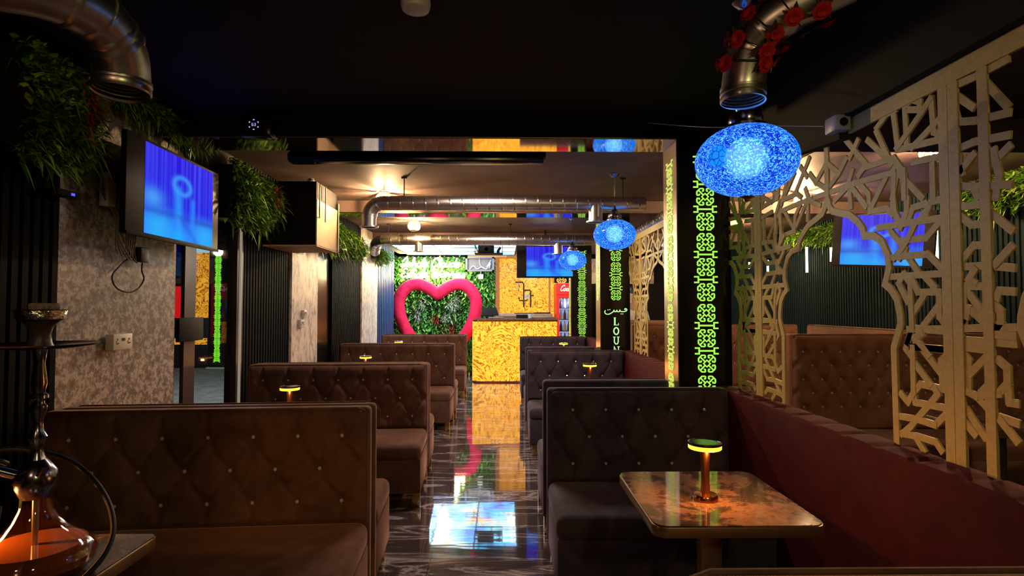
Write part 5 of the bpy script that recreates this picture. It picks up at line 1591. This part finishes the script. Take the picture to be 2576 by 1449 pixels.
t = thing('number_display_box', 'black device with a round violet number display on the front beam', 'display', (0, 0, 0))
m_ = MB(); m_.box(-1.60, -1.41, 3.40, 3.499, 2.475, 2.615); m_.build('body', M['blackgloss'], t, bevel=0.02)
m_ = MB(); F = frame((-1.513, 3.3985, 2.549), (1, 0, 0), (0, 0, 1))
for k in range(6):
    a = R(30 + 60 * k); c_, s_ = math.cos(a), math.sin(a)
    m_.stroke([(0.030 * math.cos(a - .16), 0.030 * math.sin(a - .16)), (0.030 * math.cos(a + .16), 0.030 * math.sin(a + .16))], 0.006, 0.001, F)
m_.stroke([(-.003, .008), (-.011, .008), (-.011, -.008), (-.003, -.008), (-.003, 0), (-.011, 0)], .0022, .001, F)
m_.stroke([(.003, .008), (.011, .008), (.011, -.008), (.003, -.008)], .0022, .001, F); m_.stroke([(.004, 0), (.011, 0)], .0022, .001, F)
m_.build('number_display', M['led'], t, smooth=0)

simple('smoke_detector', 'white round smoke detector on the ceiling at the top edge', 'smoke detector', plain('off_white_plastic', (0.8, 0.74, 0.68), 0.35), lambda m: m.lathe([(0.0, -0.045), (0.03, -0.043), (0.052, -0.034), (0.058, -0.018), (0.058, 0.0), (0, 0)], 36, Matrix.Translation((-0.345, 2.17, H_C))), bevel=0)
t = thing('security_camera', 'small white box camera at the top corner of the lattice', 'camera', (1.36, 2.27, 2.19))
m_ = MB(); m_.box(-0.032, 0.032, -0.05, 0.03, -0.032, 0.032); m_.build('housing', plain('grey_white_plastic', (0.38, 0.36, 0.40), 0.4), t, bevel=0.006)
m_ = MB(); m_.cyl(0.017, 0, 0.004, 20, frame((0, -0.0505, 0), (1, 0, 0), (0, 0, 1))); m_.build('lens', M['blackgloss'], t)
simple('ceiling_cable', 'thin grey cable running along the beam to the small white camera', 'cable', M['white'], lambda m: m.tube(catmull([(1.33, 2.31, 2.20), (1.15, 2.5, 2.262), (0.98, 2.7, 2.32), (0.9, 3.49, 2.60)], 6), 0.0016, 6), bevel=0)

# ================================================================== LEFT WALL DEVICES
t = thing('air_conditioning_box', 'boxed air conditioning unit with a beige side high on the left wall', 'air conditioner', (0, 0, 0))
m_ = MB(); m_.box(XL + 0.02, -1.665, 5.0, 5.62, 1.995, 2.56); m_.build('casing', M['black'], t, smooth=0)
m_ = MB(); m_.box(-1.665, -1.655, 4.995, 5.62, 1.99, 2.40); m_.box(-1.665, -1.645, 5.60, 5.63, 1.99, 2.47); m_.build('side_panel', M['beige'], t, smooth=0)
m_ = MB(); m_.box(XL + 0.02, -1.655, 4.995, 5.62, 1.982, 1.995); m_.build('bottom_panel', M['beige'], t, smooth=0)
m_ = MB(); m_.tube([(-1.65, 5.05, 2.55), (-1.65, 5.05, 2.24), (-1.652, 5.0, 2.24)], 0.004, 6); m_.tube([(-1.64, 5.18, 2.55), (-1.64, 5.18, 2.22)], 0.005, 6); m_.build('pipe', M['cable'], t)
t = thing('security_camera', 'small white dome camera on top of the air conditioning box', 'camera', (-1.72, 5.02, 2.5605))
m_ = MB(); m_.lathe([(0.026, 0.0), (0.03, 0.008), (0.024, 0.03), (0.0, 0.034)], 20); m_.build('housing', M['white'], t)
m_ = MB(); m_.sphere((0.004, -0.024, 0.014), 0.010, n=12, m=8); m_.build('lens', M['blackgloss'], t)


def socket(label, x, y, z, w_, h_, dep=0.05):
    t = thing('wall_socket', label, 'wall socket', (x, y, z), 0, 'white wall sockets')
    m_ = MB(); m_.box(0, dep, -w_ / 2, w_ / 2, -h_ / 2, h_ / 2); m_.build('box', M['white'], t, bevel=0.004)
    m_ = MB()
    for yy in (-w_ * 0.30, w_ * 0.30):
        m_.box(dep, dep + 0.0015, yy - 0.010, yy + 0.010, -0.012, -0.005); m_.box(dep, dep + 0.0015, yy - 0.004, yy + 0.004, 0.008, 0.018)
        m_.box(dep, dep + 0.0015, yy - 0.013, yy - 0.007, -0.002, 0.004)
    m_.box(dep, dep + 0.002, -0.012, 0.012, 0.004, 0.020)
    m_.build('slots', M['cable'], t, smooth=0)
    return t


socket('white double wall socket on the near stucco wall', XL + 0.02, 3.13, 1.258, 0.155, 0.085, 0.045)
socket('upper small white wall socket on the pale middle stucco column', XL + 0.03, 5.98, 1.37, 0.085, 0.085, 0.03)
socket('lower small white wall socket on the pale middle stucco column', XL + 0.03, 5.90, 1.27, 0.10, 0.085, 0.03)
t = thing('power_adapter', 'black power adapter hanging on its cables below the left television', 'adapter', (0, 0, 0))
m_ = MB(); m_.box(-2.12, -2.07, 3.245, 3.32, 1.705, 1.79); m_.build('brick', M['cable'], t, bevel=0.008)
pts = [(-2.11, 3.28, 1.705), (-2.115, 3.27, 1.66), (-2.12, 3.22, 1.635), (-2.12, 3.16, 1.61), (-2.12, 3.10, 1.585), (-2.12, 3.14, 1.66), (-2.12, 3.24, 1.64), (-2.12, 3.35, 1.62), (-2.12, 3.36, 1.58), (-2.12, 3.26, 1.545), (-2.12, 3.17, 1.535), (-2.12, 3.10, 1.56), (-2.12, 3.06, 1.62), (-2.12, 3.12, 1.70), (-2.10, 3.24, 1.74)]
pts = [(-2.10, 3.30, 1.70), (-2.12, 3.33, 1.66), (-2.12, 3.35, 1.61), (-2.12, 3.30, 1.555), (-2.12, 3.22, 1.53), (-2.12, 3.12, 1.55), (-2.12, 3.08, 1.61), (-2.12, 3.13, 1.665), (-2.12, 3.20, 1.715), (-2.10, 3.25, 1.745)]
m_ = MB(); m_.tube(catmull(pts, 6), 0.0045, 8); m_.build('looped_cable', M['cable'], t)
t = thing('cable_bundle', 'bundle of cables and power strip hanging on the stucco wall left of the television', 'cables', (0, 0, 0))
r = random.Random(8)
m_ = MB()
for k in range(5):
    y_ = 3.02 + 0.02 * k
    p = [(-2.11, y_, 2.15), (-2.10, y_ - 0.05 + r.uniform(-.02, .02), 2.05), (-2.09, y_ + 0.03, 1.93), (-2.09, y_ + 0.01 + r.uniform(-.03, .03), 1.84), (-2.09, y_ + 0.05 + .02 * k, 1.74 - 0.01 * k), (-2.10, y_ + 0.13, 1.76), (-2.09, y_ + 0.12, 1.86), (-2.10, y_ + 0.10, 1.95)]
    m_.tube(catmull(p, 6), 0.0038, 6)
m_.build('cable', plain('grey_brown_cable', (0.20, 0.14, 0.10), 0.5), t)
m_ = MB(); m_.box(-2.13, -2.08, 2.98, 3.04, 1.98, 2.16); m_.build('power_strip', M['white'], t, bevel=0.005)
simple('router', 'tiny dark router with one blue light on the black slatted wall', 'router', M['black'], lambda m: m.box(-2.12, -2.06, 2.62, 2.76, 1.97, 2.0))
simple('status_light', 'tiny blue status light on the dark router', 'light', M['ledblue'], lambda m: m.box(-2.06, -2.057, 2.70, 2.72, 1.978, 1.990), bevel=0)
t = thing('wall_thermostat', 'small white device under the air conditioning box on the pale column', 'wall device', (0, 0, 0))
m_ = MB(); m_.box(XL + 0.03, XL + 0.08, 5.75, 5.98, 2.02, 2.10); m_.build('body', M['white'], t, bevel=0.005)
m_ = MB(); m_.tube(catmull([(XL + 0.05, 5.75, 2.04), (XL + 0.05, 5.70, 2.01), (XL + 0.05, 5.74, 1.99), (XL + 0.05, 5.88, 2.02)], 5), 0.004, 6); m_.build('cable', M['cable'], t)
simple('wall_device', 'small pale green white box at the top of the blue-lit slatted wall', 'wall device', M['white'], lambda m: m.box(XL + 0.02, XL + 0.10, 9.50, 9.75, 2.14, 2.36))

# things outside the glass door, mostly stand-ins for reflections in it
t = thing('pillar_stand_in', 'black pillar with lime light ornament standing in outside the glass door for a reflected pillar', 'pillar', (0, 0, 0))
m_ = MB(); m_.box(-6.90, -6.48, 13.35, 13.8, 0.02, 3.1); m_.build('column', M['blackgloss'], t, smooth=0)
m_ = MB(); m_.box(-6.95, -6.40, 13.30, 13.85, 0.0, 0.03); m_.build('base', M['white'], t)
m_ = MB(); F = frame((0, 13.349, 0), (1, 0, 0), (0, 0, 1)); pattern_strip(m_, -6.72, [2.62 - 0.442 * k for k in range(6)], 0.1, 0.062, 0.014, 0.003, F); m_.build('light_ornament', glow('lime_backlit_outdoor', (0.25, 1.0, 0.03), 1.3), t, smooth=0)
m_ = MB(); F = frame((-6.479, 0, 0), (0, 1, 0), (0, 0, 1)); pattern_strip(m_, 13.57, [2.62 - 0.442 * k for k in range(6)], 0.1, 0.062, 0.014, 0.003, F); m_.build('light_ornament', M['limeY'], t, smooth=0)
simple('stand_in_counter', 'dark counter added outside the glass door to carry the red stand-in', 'counter', M['cable'], lambda m: m.box(-8.15, -7.0, 13.5, 14.2, 0, 1.18))
simple('kerb_wall', 'low dark kerb wall outside the glass door behind the pavement', 'wall', M['cable'], lambda m: m.box(-9.5, -3.6, 14.4, 14.7, 0, 1.1))
simple('red_fridge_stand_in', 'bright red box behind the glass door standing in for the reflected fridge', 'cabinet', M['redglow'], lambda m: m.box(-7.86, -7.50, 13.6, 14.0, 1.1805, 1.93))
t = thing('plaque_stand_in', 'dark board with gold ornament standing in for the plaque reflected above the fridge', 'board', (0, 0, 0))
m_ = MB(); m_.box(-7.86, -7.50, 13.68, 13.72, 1.9305, 2.62); m_.build('board', M['cable'], t)
m_ = MB(); F = frame((0, 13.678, 0), (1, 0, 0), (0, 0, 1)); pattern_strip(m_, -7.68, [2.52, 2.52 - 0.442], 1.95, 0.06, 0.014, 0.003, F); m_.build('ornament', glow('dim_gold_ornament', (0.6, 0.25, 0.06), 0.6), t, smooth=0)
m_ = MB(); m_.box(-8.1, -7.03, 13.49, 13.5, 0.55, 0.70); tag(m_.build('counter_strip', onyx('backlit_orange_strip', 0.6, 1.2), None, smooth=0), 'thin orange lit strip across the dark counter outside the door', 'light strip')
simple('orange_wall_stand_in', 'glowing orange panel behind the glass door standing in for the reflected onyx wall', 'panel', onyx('backlit_orange_sheet', 0.62, 1.2, (1, 5, 2)), lambda m: m.box(-7.42, -7.08, 13.6, 13.64, 1.1805, 2.74), bevel=0)
simple('blue_panel', 'pale blue lit panel above the orange panel outside the door', 'panel', glow('pale_blue_sheet', (0.5, 0.8, 1.0), 0.9), lambda m: m.box(-7.42, -7.08, 13.6, 13.64, 2.7405, 2.90), bevel=0)

# ================================================================== SIDE ROOM
TS = dict(tufted=True, top=1.225, dx=0.155, dy=0.112, rows=5, zlow=0.63, depth=0.05, step=0.0145, seat_d=0.6, back_t=0.14)
S1 = booth('tufted_sofa', 'tall tan button tufted sofa in the side room, nearest behind the lattice', 'sofa', 2.06, M['velT'], group='tall tufted sofas in the side room', srnd=2, **TS)
place(S1, 2.35 + 1.03, 4.62, 0)
TS2 = dict(TS); TS2['step'] = 0.02
S2 = booth('tufted_sofa', 'tall tan button tufted sofa in the side room, middle row beside the nearest pillar', 'sofa', 2.1, M['velT'], group='tall tufted sofas in the side room', srnd=3, **TS2)
place(S2, 1.62 + 1.05, 7.10, 0)
c = copy_tree(S2); place(c, 1.62 + 1.05, 9.3, 0, 'tall tan button tufted sofa in the side room, farthest row')
S3 = booth('wall_sofa', 'long tan sofa along the dark slatted wall of the side room', 'sofa', 3.0, M['velT'], group=None, tufted=False, top=1.20, seat_d=0.42, back_t=0.14, feet=None)
place(S3, 4.26, 6.40, R(-90))
ts = copy_tree(tb); ts.location = (3.02, 3.45, 0); ts['label'] = 'low lit table in the side room in front of the nearest tan sofa'
ts = copy_tree(tb); ts.location = (3.75, 3.30, 0); ts['label'] = 'table in the side room at the right edge behind the near lattice'

tl = None
for x, y, z0, z1, lab in ((4.38, 8.09, 1.94, 2.31, 'glowing white tube light on the slatted wall just right of the lattice arch edge'), (4.38, 7.48, 2.05, 2.24, 'short glowing tube light under the ferns left of the tilted television'),
                       (4.38, 9.3, 1.98, 2.22, 'small glowing tube light seen through the lattice column beside the pillar'), (4.38, 5.64, 1.91, 2.27, 'bright glowing tube light right of the tilted television behind the lattice'),
                       (4.38, 10.0, 2.12, 2.24, 'tiny distant tube light behind the left lattice column')):
    t = thing('tube_light', lab, 'wall light', (x, y, z0), 0, 'vertical tube lights on the slatted wall')
    m_ = MB(); m_.cyl(0.016, 0, z1 - z0, 14); m_.build('tube', M['tubelight'], t)
    m_ = MB(); m_.cyl(0.02, z1 - z0, z1 - z0 + 0.03, 14); m_.cyl(0.02, -0.02, 0.0, 14); m_.box(0.0, 0.055, -0.008, 0.008, z1 - z0 + 0.005, z1 - z0 + 0.025); m_.build('holder', M['black'], t)
t = thing('spot_bulb', 'small bright bare bulb above the right tube light', 'wall light', (4.36, 5.63, 2.29))
m_ = MB(); m_.sphere((0, 0, 0), 0.022, n=12, m=8); m_.build('bulb', glow('bright_small_bulb', (1, 0.75, 0.4), 14), t)
m_ = MB(); m_.box(0.0, 0.07, -0.02, 0.02, 0.02, 0.05); m_.build('holder', M['black'], t)
# pale wall strip and standing person beyond the lettered pillar
mb = MB(); mb.box(1.9, 3.3, 12.38, 12.44, 1.95, 2.5); tag(mb.build('stone_panel', patchy('pale_marble_panel', (0.5, 0.38, 0.3), (0.75, 0.6, 0.5), (0.3, 0.2, 0.15), 5, 0.3), None, smooth=0), 'pale marble wall panel right of the lettered pillar', 'wall panel')


def person():
    t = thing('person', 'person in a dark cap and pale grey jacket standing beyond the lettered pillar', 'person', (2.36, 10.3, 0), R(15))
    def skin(name, verts, edges, radii, mat, root=0):
        me = bpy.data.meshes.new(name); me.from_pydata(verts, edges, []); me.materials.append(mat)
        o = bpy.data.objects.new(name, me); COL.objects.link(o); o.parent = t
        md = o.modifiers.new('skin', 'SKIN'); md.use_smooth_shade = True
        for i, r_ in enumerate(radii):
            me.skin_vertices[0].data[i].radius = (r_, r_) if not isinstance(r_, tuple) else r_
        me.skin_vertices[0].data[root].use_root = True
        s = o.modifiers.new('sub', 'SUBSURF'); s.levels = 2; s.render_levels = 2
        return o
    skinm = plain('skin', (0.45, 0.27, 0.18), 0.5); jack = plain('grey_jacket', (0.68, 0.68, 0.72), 0.8, noise=0.15); jeans = plain('dark_jeans', (0.06, 0.08, 0.14), 0.8)
    V = [(0, 0, 0.98), (0, 0.0, 1.20), (0, 0.0, 1.42), (0, -0.01, 1.53), (0, -0.02, 1.63), (0, -0.02, 1.74),
         (-0.20, 0, 1.42), (-0.25, -0.03, 1.16), (-0.15, -0.22, 1.14), (0.20, 0, 1.42), (0.26, -0.03, 1.16), (0.12, -0.24, 1.24),
         (-0.10, 0, 0.90), (-0.11, -0.02, 0.50), (-0.12, 0.02, 0.08), (-0.12, -0.12, 0.04), (0.10, 0, 0.90), (0.11, -0.02, 0.50), (0.12, 0.02, 0.08), (0.12, -0.12, 0.04)]
    E_ = [(0, 1), (1, 2), (2, 3), (3, 4), (4, 5), (2, 6), (6, 7), (7, 8), (2, 9), (9, 10), (10, 11), (0, 12), (12, 13), (13, 14), (14, 15), (0, 16), (16, 17), (17, 18), (18, 19)]
    Rr = [.14, .13, .12, .055, .085, .07, .06, .045, .032, .06, .045, .032, .085, .06, .045, .035, .085, .06, .045, .035]
    skin('body', V, E_, Rr, skinm)
    skin('jacket', [(0, 0, .92), (0, 0, 1.2), (0, 0, 1.42), (0, 0, 1.49), (-.21, 0, 1.42), (-.26, -.03, 1.16), (-.18, -.17, 1.145), (.21, 0, 1.42), (.27, -.03, 1.16), (.16, -.18, 1.21)], [(0, 1), (1, 2), (2, 3), (2, 4), (4, 5), (5, 6), (2, 7), (7, 8), (8, 9)], [.16, .155, .145, .075, .075, .06, .05, .075, .06, .05], jack)
    skin('trousers', [(0, 0, .96), (-.10, 0, .88), (-.11, -.02, .5), (-.12, .02, .12), (.10, 0, .88), (.11, -.02, .5), (.12, .02, .12)], [(0, 1), (1, 2), (2, 3), (0, 4), (4, 5), (5, 6)], [.145, .10, .075, .065, .10, .075, .065], jeans)
    m_ = MB(); m_.lathe([(0.093, 1.70), (0.098, 1.74), (0.088, 1.79), (0.05, 1.82), (0.0, 1.825)], 20, Matrix.Translation((0, -0.02, 0))); m_.prism([(-.075, -.07), (-.05, -.17), (.05, -.17), (.075, -.07)], .01, Matrix.Translation((0, -.02, 1.705))); m_.build('cap', M['cable'], t)
    m_ = MB()
    for s_ in (-1, 1):
        m_.sphere((s_ * .032, -.098, 1.665), .010, n=8, m=6)
    m_.build('eyes', M['cable'], t)
    m_ = MB(); m_.tube([(0, -.10, 1.665), (0, -.122, 1.635), (0, -.10, 1.63)], [.008, .014, .010], 8); m_.build('nose', skinm, t)
    m_ = MB(); m_.box(-.02, .02, -.104, -.098, 1.598, 1.605); m_.build('mouth', M['red'], t)
    for s_, hx, hy, hz in ((-1, -0.15, -0.24, 1.14), (1, 0.12, -0.26, 1.245)):
        m_ = MB()
        for k in range(4):
            x_ = hx - 0.024 + k * 0.016
            m_.tube([(x_, hy, hz), (x_, hy - .035 - .006 * (k in (1, 2)), hz - .004), (x_, hy - .05, hz - .02)], [.009, .008, .006], 8)
        m_.tube([(hx - s_ * .025, hy + .01, hz), (hx - s_ * .045, hy - .02, hz + .005)], [.01, .007], 8)
        m_.build('fingers', skinm, t)
    return t


person()
